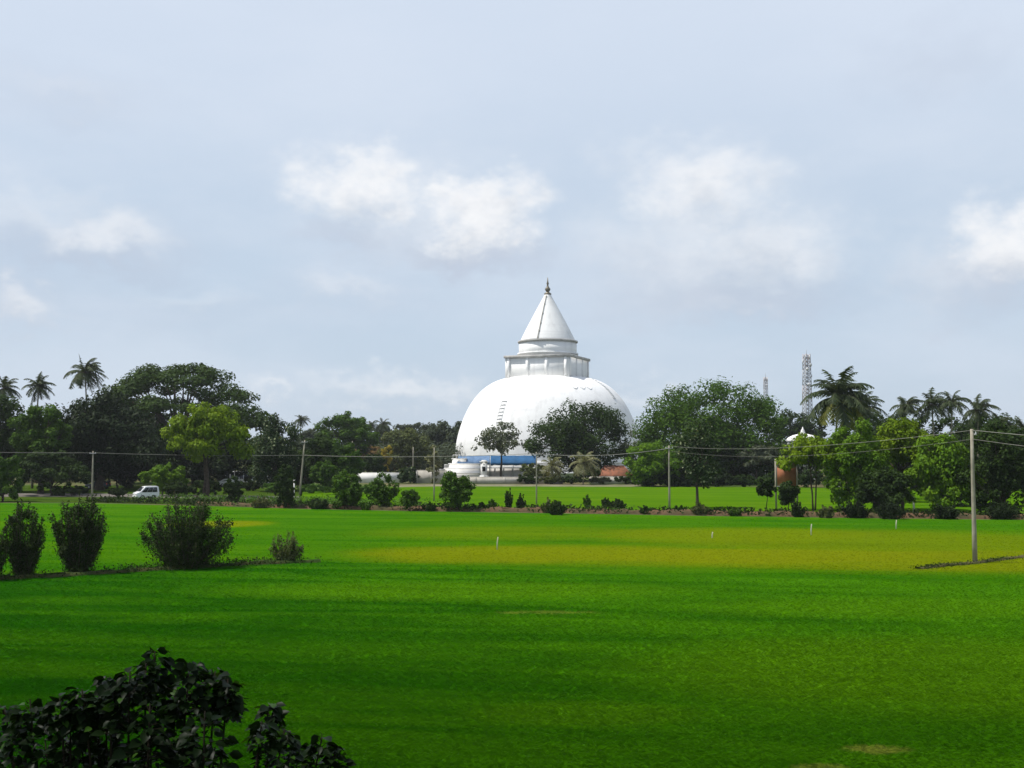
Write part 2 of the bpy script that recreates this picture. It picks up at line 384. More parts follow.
NEAR_MAT = rice('near_rice', **NEAR_ARGS); BLADE_MAT = rice('rice_blade', up=True, **NEAR_ARGS)
sheet('rice_field', near_poly, 0.0, NEAR_MAT)
MID_ARGS = dict(c_lo=(0.019, 0.104, 0.0007), c_hi=(0.058, 0.150, 0.0014), c_patch=(0.150, 0.170, 0.0022),
               patch=[(4, 76, 17, 8.0, .85), (16, 74, 20, 8.0, .9), (30, 72, 20, 9, .8), (30, 84, 22, 16, .55), (-28, 106, 5.5, 5.5, .85), (20, 92, 16, 10, .65), (0, 95, 14, 9, .35)], seed=8.7)
MID_MAT = rice('mid_rice', **MID_ARGS); MIDBLADE_MAT = rice('mid_rice_blade', up=True, **MID_ARGS)
mid_poly = [(p[0], p[1]) for p in edge] + far_e[::-1]
sheet('rice_field', mid_poly, 0.004, MID_MAT)
back_px = [(300, 507.5), (420, 510), (560, 512), (700, 514.5), (850, 516.5), (1024, 518.5), (1200, 519)]
back_far = [(1200, 489), (1024, 488), (820, 487.5), (650, 486.5), (440, 486), (395, 487), (300, 489)]
BACK_MAT = rice('back_rice', (0.038, 0.118, 0.0015), (0.085, 0.165, 0.003), seed=1.3)
sheet('rice_field', [gd(*p)[:2] for p in back_px] + [gd(*p)[:2] for p in back_far], 0.004, BACK_MAT)
GRASS = rice('verge_grass', (0.020, 0.052, 0.004), (0.055, 0.085, 0.010), seed=5.0)
sheet('grass_verge', [gd(*p)[:2] for p in [(-160, 501), (0, 502), (100, 502.5), (200, 505), (300, 508), (303, 489), (200, 486), (-160, 485)]], 0.004, GRASS)
ASPH = simple('road_asphalt', (0.15, 0.135, 0.115), (0.10, 0.09, 0.08), 0.4, 0.95, 0.1)
sheet('road', [gd(*p)[:2] for p in [(-160, 496.5), (100, 497), (235, 499), (300, 500), (300, 496.5), (235, 495.5), (100, 493.5), (-160, 493)]], 0.010, ASPH)
sheet('path', [gd(*p)[:2] for p in [(395, 487.3), (440, 486.3), (560, 486.6), (660, 486.8), (660, 484.8), (440, 484.3), (395, 485)]], 0.010, simple('sandy_path', (0.20, 0.18, 0.12), (0.12, 0.12, 0.06), 0.3, 0.95, 0.05))

def bank(name, line, w, h, mat, seed, step=0.8, jit=0.25):
    """an earthen bund: rough ridge swept along a ground line"""
    rng = np.random.default_rng(seed); pts = []
    for a, b in zip(line[:-1], line[1:]):
        a, b = np.array(a), np.array(b); n = max(2, int(np.linalg.norm(b-a)/step))
        pts += [a + (b-a)*i/n for i in range(n)]
    pts.append(np.array(line[-1])); pts = np.array(pts)
    t = np.gradient(pts, axis=0); t /= np.linalg.norm(t, axis=1)[:, None]; nrm = np.stack([-t[:,1], t[:,0]], 1)
    prof = [(-1.0, -0.04), (-0.72, 0.5), (-0.4, 0.92), (0.0, 1.0), (0.4, 0.9), (0.75, 0.48), (1.0, -0.04)]
    v = []
    for i in range(len(pts)):
        for k, (o, z) in enumerate(prof):
            q = pts[i] + nrm[i]*(o*w/2 + rng.normal(0, 0.06)*w); zz = z*h*(1 + rng.normal(0, jit)) if 0 < k < 6 else -0.06
            v.append((q[0], q[1], zz))
    m = len(prof); f = [(i*m + k, i*m + k + 1, (i+1)*m + k + 1, (i+1)*m + k) for i in range(len(pts)-1) for k in range(m-1)]
    return tag(mesh(name, v, f, mat, smooth=True), kind='structure')
bank('earth_bank', [gd(px, py - 1.2)[:2] for px, py in far_px[3:]], 1.8, 0.42, SOIL, 5)
bank('earth_bank', [gd(px, py)[:2] for px, py in edge_px[:6]], 0.7, 0.16, simple('grassy_bank', (0.022, 0.045, 0.008), (0.065, 0.060, 0.025), 1.0, 0.95, 0.05, 0.05), 6)  # bank colour darkened to hold the shadow line under the shrubs
bank('earth_bank', [gd(px, py)[:2] for px, py in [(918, 569), (945, 566), (975, 563.5), (1000, 560), (1024, 557), (1150, 545)]], 0.6, 0.12, simple('weedy_bank', (0.05, 0.055, 0.018), (0.10, 0.085, 0.04), 1.5, 0.95, 0.05, 0.05), 7)

# ------------------------------------------------------------------ foliage builders
def leaf_quads(c, nrm, length, width, rng, fold=0.0):
    n = len(c)
    r = rng.normal(size=(n, 3)); a = np.cross(nrm, r); a /= np.linalg.norm(a, axis=1)[:, None] + 1e-9
    b = np.cross(nrm, a)
    L = (length * rng.uniform(0.7, 1.3, n))[:, None]; Wd = (width * rng.uniform(0.7, 1.3, n))[:, None]
    v = np.stack([c - a*L/2, c + b*Wd/2 - a*L*0.08, c + a*L/2, c - b*Wd/2 - a*L*0.08], 1).reshape(-1, 3)
    return v, np.arange(4*n).reshape(n, 4)
def unit(v): return v / (np.linalg.norm(v, axis=-1, keepdims=True) + 1e-9)

def crown_clumps(rng, R, H, n, style):
    """clump centres (relative to the crown's centre) and radii; R = half-width, H = half-height"""
    out = []
    while len(out) < n:
        d = unit(rng.normal(size=3))
        if style == 'umbrella':
            j = len(out); zf = (j*0.6180339887) % 1.0; an = rng.uniform(0, 2*pi)
            d[2] = zf**0.85; hr = sqrt(max(0.0, 1 - d[2]**2)); d[0], d[1] = cos(an)*hr, sin(an)*hr
            k = rng.uniform(0.90, 1.0) if rng.random() < 0.8 else rng.uniform(0.5, 0.8)
            p = np.array([d[0]*R*k, d[1]*R*k, d[2]*2*H*k - H]); r = R*rng.uniform(0.12, 0.18); fl = 0.42
        elif style == 'flat':
            k = rng.uniform(0.2, 1.0)**0.5
            p = np.array([d[0]*R*k, d[1]*R*k, H*(abs(d[2])*1.4 - 0.6)*k]); r = R*rng.uniform(0.13, 0.24); fl = 0.5
        elif style == 'loose':
            k = rng.uniform(0.35, 1.0)
            p = np.array([d[0]*R*k, d[1]*R*k, d[2]*H*k]); r = min(R, H)*rng.uniform(0.22, 0.42); fl = 0.75
        else:
            if d[2] < -0.45 and rng.random() < 0.6: continue
            k = rng.uniform(0.66, 0.97)
            p = np.array([d[0]*R*k, d[1]*R*k, d[2]*H*k]); r = min(R, H*1.2)*rng.uniform(0.13, 0.28); fl = 0.75
        out.append((p, r, fl))
    return out
def build_crown(rng, clumps, nleaf, size, aspect=0.62):
    cs, ns = [], []
    wts = np.array([r**1.7 for _, r, _ in clumps]); wts /= wts.sum()
    for (p, r, fl), w in zip(clumps, wts):
        m = max(6, int(nleaf*w)); d = unit(rng.normal(size=(m, 3)))
        rad = r*rng.uniform(0.25, 1.0, m)**0.5 * (1 + 0.10*rng.normal(size=m))
        q = d*rad[:, None]; q[:, 2] *= fl
        cs.append(p + q); ns.append(unit(d*0.7 + np.array([0, 0, 0.75]) + rng.normal(size=(m, 3))*0.42))
    return leaf_quads(np.concatenate(cs), np.concatenate(ns), size, size*aspect, rng)

def build_trunk(rng, base_h, clumps, centre, r0, mat, parent, stems=1, lean=0.0, limbs=12, spread=0.3):
    mb = MB(); tops = []
    for s in range(stems):
        ang = rng.uniform(0, 2*pi); off = (0 if stems == 1 else r0*1.4)
        b = np.array([cos(ang)*off, sin(ang)*off, -0.25]); tp = centre + np.array([cos(ang)*spread*(stems > 1)*base_h*0.3, sin(ang)*spread*(stems > 1)*base_h*0.3, 0]) * 1.0
        tp = np.array([tp[0] + lean, tp[1], base_h]); ts = np.linspace(0, 1, 6)
        pts = [b + (tp - b)*t + np.array([rng.normal(), rng.normal(), 0])*0.10*r0*4*(0 < t < 1) for t in ts]
        mb.tube(pts, r0*(1.35 - 0.7*ts)*np.where(ts == 0, 1.25, 1.0)*(0.75 if stems > 1 else 1), 8); tops.append(tp)
    order = rng.permutation(len(clumps))[:limbs]
    for k, i in enumerate(order):
        p, r, _ = clumps[i]; e = centre + p*0.93; s0 = tops[k % len(tops)]; s0 = s0 - np.array([0, 0, rng.uniform(0, 0.12)*base_h])
        mid = s0 + (e - s0)*0.5 + np.array([0, 0, 0.12*np.linalg.norm(e - s0)]) + rng.normal(size=3)*0.06*np.linalg.norm(e - s0)
        ts = np.linspace(0, 1, 5)[:, None]; pts = (1-ts)**2*s0 + 2*ts*(1-ts)*mid + ts**2*e
        mb.tube(pts, np.linspace(r0*0.5, r0*0.10, 5), 6)
    return mb.build('trunk', mat, parent, True)

def tree(name, label, group, x, top, bot, hw, d, leafm, style='round', nc=46, n=5000, size=None, seed=0, bark=None, r0=None, stems=1,
         cat='tree', lean=0.0, base_y=None, limbs=12, depth=0.9, aspect=0.62):
    """a tree whose crown spans top..bot and +-hw pixels when seen from the camera, d metres ahead"""
    rng = np.random.default_rng(seed + 1000); s = d / F
    zt, zb = at(x, top, d)[2], max(0.15, at(x, bot, d)[2]); R = hw*s; H = (zt - zb)/2*0.92
    X = at(x, top, d)[0]; bx = X
    root = thing(name, (bx, d, 0), label, cat, group)
    centre = np.array([0, 0, (zt + zb)/2])
    size = size or max(0.10, 2.0*s)
    cl = crown_clumps(rng, R*0.88, H*0.90, int(nc*1.5), style)
    cl = [(p*np.array([1, depth, 1]), r, f) for p, r, f in cl]
    core = []                             # inner boughs that keep the middle of the crown closed
    if style in ('round', 'flat'):
        for _ in range(nc//3):
            q = unit(rng.normal(size=3))*rng.uniform(0, .62)*np.array([R*.8, R*.8*depth, H*.8]); core.append((q, min(R, H*1.2)*.34, .8))
    v, f = build_crown(rng, cl + core, int(n*2.0), size*1.10, aspect)
    ex = np.percentile(v, [0.4, 99.6], axis=0); mx = (ex[0] + ex[1])/2; hf = (ex[1] - ex[0])/2
    k_ = np.array([R/hf[0], R*depth/hf[1], (zt - zb)/2/hf[2]])*1.04; v = (v - mx)*k_
    cl = [((p - mx)*k_, r, f_) for p, r, f_ in cl]
    v = v + centre; v[:, 2] = np.maximum(v[:, 2], 0.02)
    mesh('crown', v, f, LEAF[leafm], root)
    r0 = r0 or max(0.05, 0.028*zt)
    build_trunk(rng, max(0.3, zb + (zt - zb)*(0.10 if style != 'umbrella' else 0.0)), cl, centre, r0, bark or BARK, root, stems, lean, limbs)
    return root

def shrub(name, label, group, x, top, base, hw, leafm, n=900, size=None, seed=0, stems=26, upright=1.0, cat='shrub', d=None, bare=0.03):
    """many shoots fanning up from one foot, leaves along every shoot; base = pixel row of its foot"""
    rng = np.random.default_rng(seed + 5000)
    if d is None: g = gd(x, base)
    else: g = (at(x, base, d)[0], d, 0)
    d = g[1]; s = d/F; Ht = at(x, top, d)[2]; R = hw*s
    root = thing(name, (g[0], d, 0), label, cat, group); size = size or max(0.06, 2.2*s); n = int(n*3.0)
    mb = MB(); cs, ns = [], []
    for k in range(stems):
        an = rng.uniform(0, 2*pi); rr = R*sqrt(rng.uniform(0.02, 1.0)); hh = Ht*rng.uniform(0.62, 1.0)*(1 - 0.58*(rr/R)**1.8/upright)
        e = np.array([cos(an)*rr, sin(an)*rr*0.85, hh]); b = np.array([cos(an)*rr*0.18, sin(an)*rr*0.18, -0.08])
        mid = (b + e)/2 + np.array([cos(an), sin(an), 0])*rr*rng.uniform(-.1, .45) + rng.normal(size=3)*R*.12
        ts = np.linspace(0, 1, 5)[:, None]; pts = (1-ts)**2*b + 2*ts*(1-ts)*mid + ts**2*e
        mb.tube(pts, np.linspace(1, 0.3, 5)*max(0.012, 0.007*Ht), 5)
        m = max(4, n//stems); t = rng.uniform(bare, 1.0, m)[:, None]
        q = (1-t)**2*b + 2*t*(1-t)*mid + t**2*e
        wob = unit(rng.normal(size=(m, 3)))*(R*rng.uniform(0.16, 0.40) + 0.03)*rng.uniform(0.1, 1.0, m)[:, None]*(1.15 - 0.75*t)
        cs.append(q + wob); ns.append(unit(wob/(R*0.2 + 1e-6) + np.array([0, 0, 0.5]) + rng.normal(size=(m, 3))*0.5))
    if R > 1.25:                          # side sprays make the outline rounder and uneven
        for k in range(7):
            q = unit(rng.normal(size=3))*rng.uniform(.35, .95); cc = np.array([q[0]*R*.85, q[1]*R*.75, Ht*(.45 + .36*q[2])]); rr = R*rng.uniform(.18, .36); m = n//26
            dd = unit(rng.normal(size=(m, 3))); cs.append(cc + dd*rr*rng.uniform(.2, 1.0, m)[:, None]**.6); ns.append(unit(dd*.6 + np.array([0, 0, .7]) + rng.normal(size=(m, 3))*.5))
            mb.tube([np.array([cc[0]*.2, cc[1]*.2, .2]), np.array([cc[0]*.7, cc[1]*.7, cc[2]*.6]), cc], [.03, .022, .01], 5)
    c = np.concatenate(cs); c[:, 2] = np.maximum(c[:, 2], 0.03)
    v, f = leaf_quads(c, np.concatenate(ns), size, size*0.6, rng)
    mesh('foliage', v, f, LEAF[leafm], root)
    mb.build('stem', BARK, root, True)
    return root

def palm(label, group, x, top, cy, hw, d, leafm='palm', seed=0, fronds=34, lean=0.0, wind=0.35, droop=1.0, name='coconut_palm', old=0.0):
    """palm with its growing point at row cy, frond reach hw pixels"""
    rng = np.random.default_rng(seed + 9000); s = d/F
    hx, _, hz = at(x, cy, d); Lf = hw*s*1.32; hz = max(hz, 0.4)
    root = thing(name, (hx - lean, d, 0), label, 'palm', group)
    mb = MB(); ts = np.linspace(0, 1, 9); r = np.interp(ts, [0, 0.06, 1], [0.26, 0.17, 0.12])*min(1.0, max(0.55, hz/9))
    mb.tube([(lean*t**1.6, 0.12*sin(3*t), -0.2 + (hz + 0.2)*t) for t in ts], r, 9)
    mb.build('trunk', PALEBARK, root, True)
    V, Fq, cnt = [], [], 0; split = None
    rb = MB()
    for k in range(fronds):
        if old and split is None and k/fronds > 1 - old: split = cnt
        an = 2*pi*(k*0.381966 + rng.uniform(-0.04, 0.04)); u = k/fronds
        el = radians(78 - 105*u + rng.normal()*7); L = Lf*rng.uniform(0.85, 1.1)*(0.92 if el > 1 else 1.0)
        h = np.array([cos(an), sin(an), 0]); p = np.array([lean, 0.04, hz]); pts = [p]; dirv = h*cos(el) + np.array([0, 0, sin(el)])
        m = 9
        for i in range(m):
            dirv = unit(dirv + np.array([wind*0.15, 0, -0.21*droop]) * (0.5 + i/m)); p = p + dirv*L/m; pts.append(p)
        pts = np.array(pts); rb.tube(pts, np.linspace(0.035, 0.006, m+1)*max(1, s*8), 4, False)
        nl = 24
        tt = np.linspace(0.12, 0.99, nl); idx = tt*m; i0 = np.minimum(idx.astype(int), m-1); fr = (idx - i0)[:, None]
        q = pts[i0]*(1-fr) + pts[i0+1]*fr; tan_ = unit(pts[i0+1] - pts[i0])
        side = unit(np.cross(tan_, np.array([0, 0, 1.0])) + 1e-6)
        ll = (L*0.27*np.sin(pi*np.clip(tt*0.86 + 0.12, 0, 1))**0.7)[:, None]
        w = tan_ * (0.5*L/nl*1.5)
        for sg in (-1, 1):
            e = q + (side*sg*0.78 + tan_*0.42 + np.array([0, 0, -0.52]) + rng.normal(size=(nl, 3))*0.14 + np.array([wind*0.35, 0, 0]))*ll
            V.append(np.stack([q - w*0.8, q + w*0.8, e + w*0.15, e - w*0.15], 1).reshape(-1, 3)); Fq.append(np.arange(4*nl).reshape(nl, 4) + cnt); cnt += 4*nl
    V = np.concatenate(V); Fq = np.concatenate(Fq)
    c_o = mesh('crown', V[:split], Fq[:split//4] if split else Fq, LEAF[leafm], root)
    if split: mesh('yellowed_fronds', V[split:], Fq[split//4:] - split, LEAF['palmy'], root)
    rb.build('frond_rib', BARK, c_o)
    return root

# ------------------------------------------------------------------ the great white stupa
def stupa():
    D = 314.0; px0 = 548.0; s = D/F
    X = at(px0, 450, D)[0]; zz = lambda py: at(px0, py, D)[2]
    root = thing('stupa', (X, D, 0), 'huge white dome with a square block and conical spire rising above the trees', 'stupa')
    mb = MB()      # dome
    prof = []
    hw = [(462, 92.0), (450, 92.4), (440, 91.2), (430, 88.6), (420, 85.2), (410, 80.6), (402, 76.0), (395, 70.5), (389, 64.5), (384.5, 58), (381, 51), (378.6, 43), (377.4, 34), (377, 10)]
    # resample smoothly
    ys = np.array([h[0] for h in hw]); ws = np.array([h[1] for h in hw]); t = np.linspace(0, len(hw)-1, 60); k = np.arange(len(hw))
    pr = [(np.interp(a, k, ws)*s, zz(np.interp(a, k, ys))) for a in t]
    r_ = np.array([p[0] for p in pr]); z_ = np.array([p[1] for p in pr])
    for _ in range(5): r_[1:-1] = (r_[:-2] + 2*r_[1:-1] + r_[2:])/4; z_[1:-1] = (z_[:-2] + 2*z_[1:-1] + z_[2:])/4
    mb.lathe(list(zip(r_, z_)), 128); dome = mb.build('dome', STUPA, root, True)
    for i, (w, ya, yb) in enumerate(((93.6, 466.0, 461.0), (95.6, 470.5, 466.0), (98.0, 479.0, 470.5))):
        m2 = MB(); z0 = max(-0.1, zz(ya)); z1 = zz(yb)
        m2.lathe([(w*s, z0), (w*s, z1 - .35), (w*s + .35, z1 - .35), (w*s + .35, z1), ((w - 4)*s, z1 + .02)], 128)
        m2.build('terrace', STUPA, root)
    yaw = radians(-21)
    def sq(name, y_top, y_bot, half_px, mat, parent):
        m3 = MB(); z0, z1 = zz(y_bot), zz(y_top); h = half_px*s*2
        m3.box((0, 0, (z0+z1)/2), (h, h, z1-z0), yaw); return m3.build(name, mat, parent)
    hp = 87.5/2/(cos(yaw) + abs(sin(yaw)))
    block = sq('square_block', 360.0, 381.0, hp - 0.9, STUPA, root)
    m3 = MB(); h = (hp + .3)*s*2
    m3.box((0, 0, (zz(359.9)+zz(357.4))/2), (h, h, zz(357.4)-zz(359.9)), yaw); m3.build('cornice', LEADM, block)
    m4 = MB(); h = (hp - .9)*s
    for side in range(4):
        a = yaw + side*pi/2; nx, ny = sin(a), -cos(a); tx, ty = cos(a), sin(a)
        for q in (-0.9, -0.3, 0.3, 0.9):
            m4.box((nx*(h + .12) + tx*h*q, ny*(h + .12) + ty*h*q, (zz(378.5) + zz(360))/2), (.8, .14, zz(360) - zz(378.5)), a); m4.build('pilaster', STUPA, block); m4 = MB()

    m5 = MB(); r = 29.0*s
    m5.lathe([(r, zz(357.4) - .05), (r, zz(344.5)), (r*0.985, zz(344.5)), (r*0.985, zz(343))], 72); drum = m5.build('drum', STUPA, root, True)
    m5 = MB()
    m5.lathe([(r + .1, zz(355.2)), (r + .45, zz(355.2)), (r + .45, zz(353.6)), (r + .1, zz(353.6))], 72); m5.build('drum_moulding', STUPA, drum)
    m5 = MB(); m5.lathe([(r + .25, zz(343.2)), (r + .35, zz(342.6)), (r + .3, zz(341.4)), (r - 1, zz(341.2))], 72); m5.build('cornice', LEADM, drum)
    m6 = MB(); m6.lathe([(27.6*s, zz(341.6)), (27.2*s, zz(340)), (22.2*s, zz(330)), (14.0*s, zz(314.5)), (6.6*s, zz(301)), (3.9*s, zz(296.2)), (3.6*s, zz(295))], 72)
    spire = m6.build('spire', STUPA, root, True)
    m7 = MB(); m7.lathe([(3.2*s, zz(295.6)), (3.7*s, zz(294.4)), (3.7*s, zz(293.6)), (2.0*s, zz(292.6)), (1.6*s, zz(291.4)), (2.7*s, zz(290)), (2.7*s, zz(288.6)), (1.4*s, zz(287.2)), (.7*s, zz(285)), (1.3*s, zz(283.6)), (.7*s, zz(282)), (.35*s, zz(277.6))], 24)
    m7.build('pinnacle', GILT, root, True)
    # conductor cable with stays down the cone, on the side towards the front left
    mc = MB(); a = radians(-113)
    for py, w in ((297, 4.6), (305, 8.9), (315, 14.5), (325, 19.7), (333, 23.9), (340, 27.4)):
        mc.box((cos(a)*w*s, sin(a)*w*s, zz(py)), (.4, .4, .6))
    mc.tube([(cos(a)*(w*s + .2), sin(a)*(w*s + .2), zz(py)) for py, w in ((297, 4.6), (305, 8.9), (315, 14.5), (325, 19.7), (333, 23.9), (340, 27.4))], .12, 5)
    mc.build('lightning_cable', WALLGREY, spire)
    # ladders of iron rungs on the dome
    def on_dome(z): return float(np.interp(z, z_, r_))
    for ang, y0, y1, nr, w in ((-124, 404, 424, 7, 1.5), (-33, 381, 400, 14, 1.2)):
        ml = MB(); a = radians(ang)
        for py in np.linspace(y0, y1, nr):
            z = zz(py); r = on_dome(z) + .12
            ml.tube([(cos(a)*r - sin(a)*w/2, sin(a)*r + cos(a)*w/2, z), (cos(a)*r + sin(a)*w/2, sin(a)*r - cos(a)*w/2, z)], .11, 5)
        
        for e in (-w/2, w/2):
            zs = [zz(q) for q in np.linspace(y0 - 1, y1 + 1, 12)]
            ml.tube([(cos(a)*(on_dome(z) + .1) - sin(a)*e, sin(a)*(on_dome(z) + .1) + cos(a)*e, z) for z in zs], .05, 4)
        ml.build('rung_ladder', STUPA, dome)
    ml = MB()
    for j in range(3):
        a0 = radians(-72 + j*7); pts = []
        for t in np.linspace(0, 1, 9):
            z = zz(389 + 3.2*sin(pi*t)); r = on_dome(z) + .05; a = a0 + radians(6)*t
            pts.append((cos(a)*r, sin(a)*r, z))
        ml.tube(pts, .13, 5)
    ml.build('garland_relief', STUPA, dome)
stupa()

# ------------------------------------------------------------------ temple compound
def wall_run(name, label, pts, h, th, mat, group=None, coping=True, cat='wall'):
    a, b = np.array(pts[0]), np.array(pts[1]); L = np.linalg.norm(b-a); rz = math.atan2(b[1]-a[1], b[0]-a[0])
    c = (a+b)/2; root = thing(name, (c[0], c[1], 0), label, cat, group, rz)
    m = MB(); m.box((0, 0, h/2 - .05), (L, th, h + .1)); m.build('wall', mat, root)
    if coping:
        m = MB(); m.box((0, 0, h + .055), (L + .1, th + .12, .1)); m.build('coping', mat, root)
    n = max(2, int(L/5))
    for i in range(n+1): m = MB(); m.box((-L/2 + L*i/n, -th/2 - .05, h/2), (.4, .16, h - .02)); m.build('buttress', mat, root)
    return root
def g2(px, d): return (at(px, 450, d)[0], d)
wall_run('boundary_wall', 'low pale grey plaster wall in front of the blue awnings below the dome', [g2(447, 233), g2(562, 233)], 1.35, .3, WALLGREY)
wall_run('boundary_wall', 'taller beige grey wall left of the awnings behind the golden shrub', [g2(417, 236), g2(446.5, 236)], 2.7, .3, WALLGREY)
wall_run('boundary_wall', 'long bright white wall left of the dome behind round shrubs', [g2(352, 240), g2(402, 240)], 2.1, .3, WHITEW)
wall_run('boundary_wall', 'dull grey wall below the small orange tiled roof', [g2(590, 232), g2(655, 232)], 1.4, .3, WALLGREY)

def terrace_shrine():
    d = 276.0; s = d/F; X = at(460, 450, d)[0]
    root = thing('stepped_terrace', (X, d, 0), 'white stepped terrace with railings at the left foot of the dome', 'terrace')
    for i, (x0, x1, yt, dep) in enumerate(((439, 480, 473, 9), (445, 480, 468.5, 7), (449, 480, 464, 5.5), (452, 466, 459, 4))):
        m = MB(); h = at(460, yt, d)[2]; x0m, x1m = at(x0, 450, d)[0] - X, at(x1, 450, d)[0] - X
        m.box(((x0m+x1m)/2, i*.9, h/2 - .05), (x1m-x0m, dep, h + .1)); m.box(((x0m+x1m)/2, i*.9, h + .03), (x1m-x0m + .3, dep + .3, .22)); m.build('step', WHITEW, root)
    for i, (x0, x1, yt, dep) in enumerate(((439, 444.5, 473, 9), (445, 448.5, 468.5, 7), (453, 466, 459, 4))):
        m = MB(); h = at(460, yt, d)[2]; x0m, x1m = at(x0, 450, d)[0] - X, at(x1, 450, d)[0] - X
        m.tube([(x0m, -dep/2 + .2 + i*.9, h + 1.0), (x1m, -dep/2 + .2 + i*.9, h + 1.0)], .06, 5)
        for q in np.linspace(x0m, x1m, 5): m.tube([(q, -dep/2 + .2 + i*.9, h), (q, -dep/2 + .2 + i*.9, h + 1.0)], .05, 5)
        m.build('railing', WHITEW, root)
terrace_shrine()

def awning(label, x0, x1, y_top, y_eave, d, mat, posts, seed):
    s = d/F; Xa, Xb = at(x0, 450, d)[0], at(x1, 450, d)[0]; zt, ze = at(x0, y_top, d)[2], at(x0, y_eave, d)[2]
    root = thing('awning', ((Xa+Xb)/2, d, 0), label, 'awning', 'blue awnings in front of the dome'); rng = np.random.default_rng(seed)
    L = Xb - Xa; n = 24; v = []; dep = 5.0
    for i in range(n+1):
        x = -L/2 + L*i/n; sag = -.22*abs(sin(pi*i/n*posts)) + rng.normal()*.04
        v += [(x, dep/2, zt + sag*.3), (x, 0, (zt+ze)/2 + .35 + sag), (x, -dep/2, ze + .75 + sag*.5), (x, -dep/2 - .04, ze + rng.normal()*.06)]
    f = [(i*4 + k, i*4 + k + 1, i*4 + k + 5, i*4 + k + 4) for i in range(n) for k in range(3)]
    o = mesh('canopy', v, f, mat, root, True)
    md = o.modifiers.new('cloth', 'SOLIDIFY'); md.thickness = .03
    for i in range(posts + 1):
        x = -L/2 + .1 + (L - .2)*i/posts
        m = MB(); m.tube([(x, -dep/2 + .15, -.1), (x, -dep/2 + .15, ze + .62)], .07, 6); m.build('post', STEEL, root); m = MB(); m.tube([(x, dep/2 - .15, -.1), (x, dep/2 - .15, zt - .15)], .07, 6); m.build('post', STEEL, root)
awning('faded grey blue awning at the left of the dome foot', 458, 490, 455.5, 464.5, 279, BLUE2, 3, 1)
awning('deep blue awning running right towards the big dark tree', 490.5, 536, 455.5, 465.0, 279, BLUE1, 4, 2)

def gate_pillar():
    d = 262.0; X = at(484, 450, d)[0]
    root = thing('shrine', (X, d, 0), 'narrow white shrine block with a cap in front of the blue awnings', 'shrine'); h = at(484, 462.3, d)[2]
    m = MB(); m.box((0, 0, h/2 - .05), (1.55, 1.55, h + .1)); m.box((0, 0, .5), (2.0, 2.0, 1.1)); m.build('body', WHITEW, root)
    m = MB(); m.box((0, 0, h + .1), (2.0, 2.0, .22)); m.box((0, 0, h + .36), (1.6, 1.6, .3), 0, .6); m.build('cap', WHITEW, root)
    m = MB(); m.box((0, -.781, h*.62), (.75, .03, 1.1)); m.build('niche', DARKGAP, root)
gate_pillar()
def low_hall():
    d = 283.5; root = thing('open_hall', (at(495, 450, d)[0], d, 0), 'low white colonnaded hall in the shade behind the blue awnings', 'hall'); L = 70*d/F
    m = MB(); m.box((0, 1.5, 1.2), (L, .3, 2.5)); m.build('wall', WHITEW, root)
    m = MB(); m.box((0, 0, .18), (L + 1, 4.0, .4)); m.build('plinth', WHITEW, root)
    for i in range(9):
        m = MB(); m.box((-L/2 + L*i/8, -1.2, 1.35), (.35, .35, 2.0)); m.build('column', WHITEW, root)
    m = MB(); m.box((0, 0.2, 2.55), (L + .8, 4.2, .28)); m.build('roof', WHITEW, root)
low_hall()

def house():
    d = 244.0; X = at(614, 450, d)[0]; root = thing('house', (X, d, 0), 'small house with an orange clay tiled roof right of the dome', 'house')
    s = d/F; w = 33*s; ze, zt = at(614, 475.5, d)[2], at(614, 466, d)[2]; dp = 5.0
    m = MB(); m.box((0, 0, ze/2 - .05), (w - .8, dp - .8, ze + .06)); m.build('wall', WALLGREY, root)
    m = MB(); hw, hd = w/2 + .3, dp/2 + .3; r = w/2 - 1.6
    v = [(-hw,-hd,ze),(hw,-hd,ze),(hw,hd,ze),(-hw,hd,ze),(-r,0,zt),(r,0,zt),(-hw,-hd,ze-.12),(hw,-hd,ze-.12),(hw,hd,ze-.12),(-hw,hd,ze-.12)]
    m.add(v, [(0,1,5,4),(1,2,5),(2,3,4,5),(3,0,4),(0,6,7,1),(1,7,8,2),(2,8,9,3),(3,9,6,0),(9,8,7,6)]); rf = m.build('roof', TILE, root)
    m = MB(); m.tube([(-r, 0, zt), (r, 0, zt)], .13, 6)
    for sx in (-1, 1):
        for sy in (-1, 1): m.tube([(sx*r, 0, zt), (sx*hw, sy*hd, ze)], .11, 6)
    m.build('ridge_tile', TILE, rf)
    for q in (-.28, .28):
        m = MB(); m.box((w*q, -(dp - .8)/2 - .012, ze*.55), (1.1, .03, 1.0)); wd = m.build('window', DARKGAP, root)
        m = MB()
        for dx in (-.58, 0, .58): m.box((w*q + dx, -(dp - .8)/2 - .03, ze*.55), (.07, .05, 1.1))
        m.build('frame', WHITEW, wd)
    m = MB(); m.box((0, -(dp - .8)/2 - .012, .95), (.9, .03, 1.9)); m.build('door', BARK, root)
house()

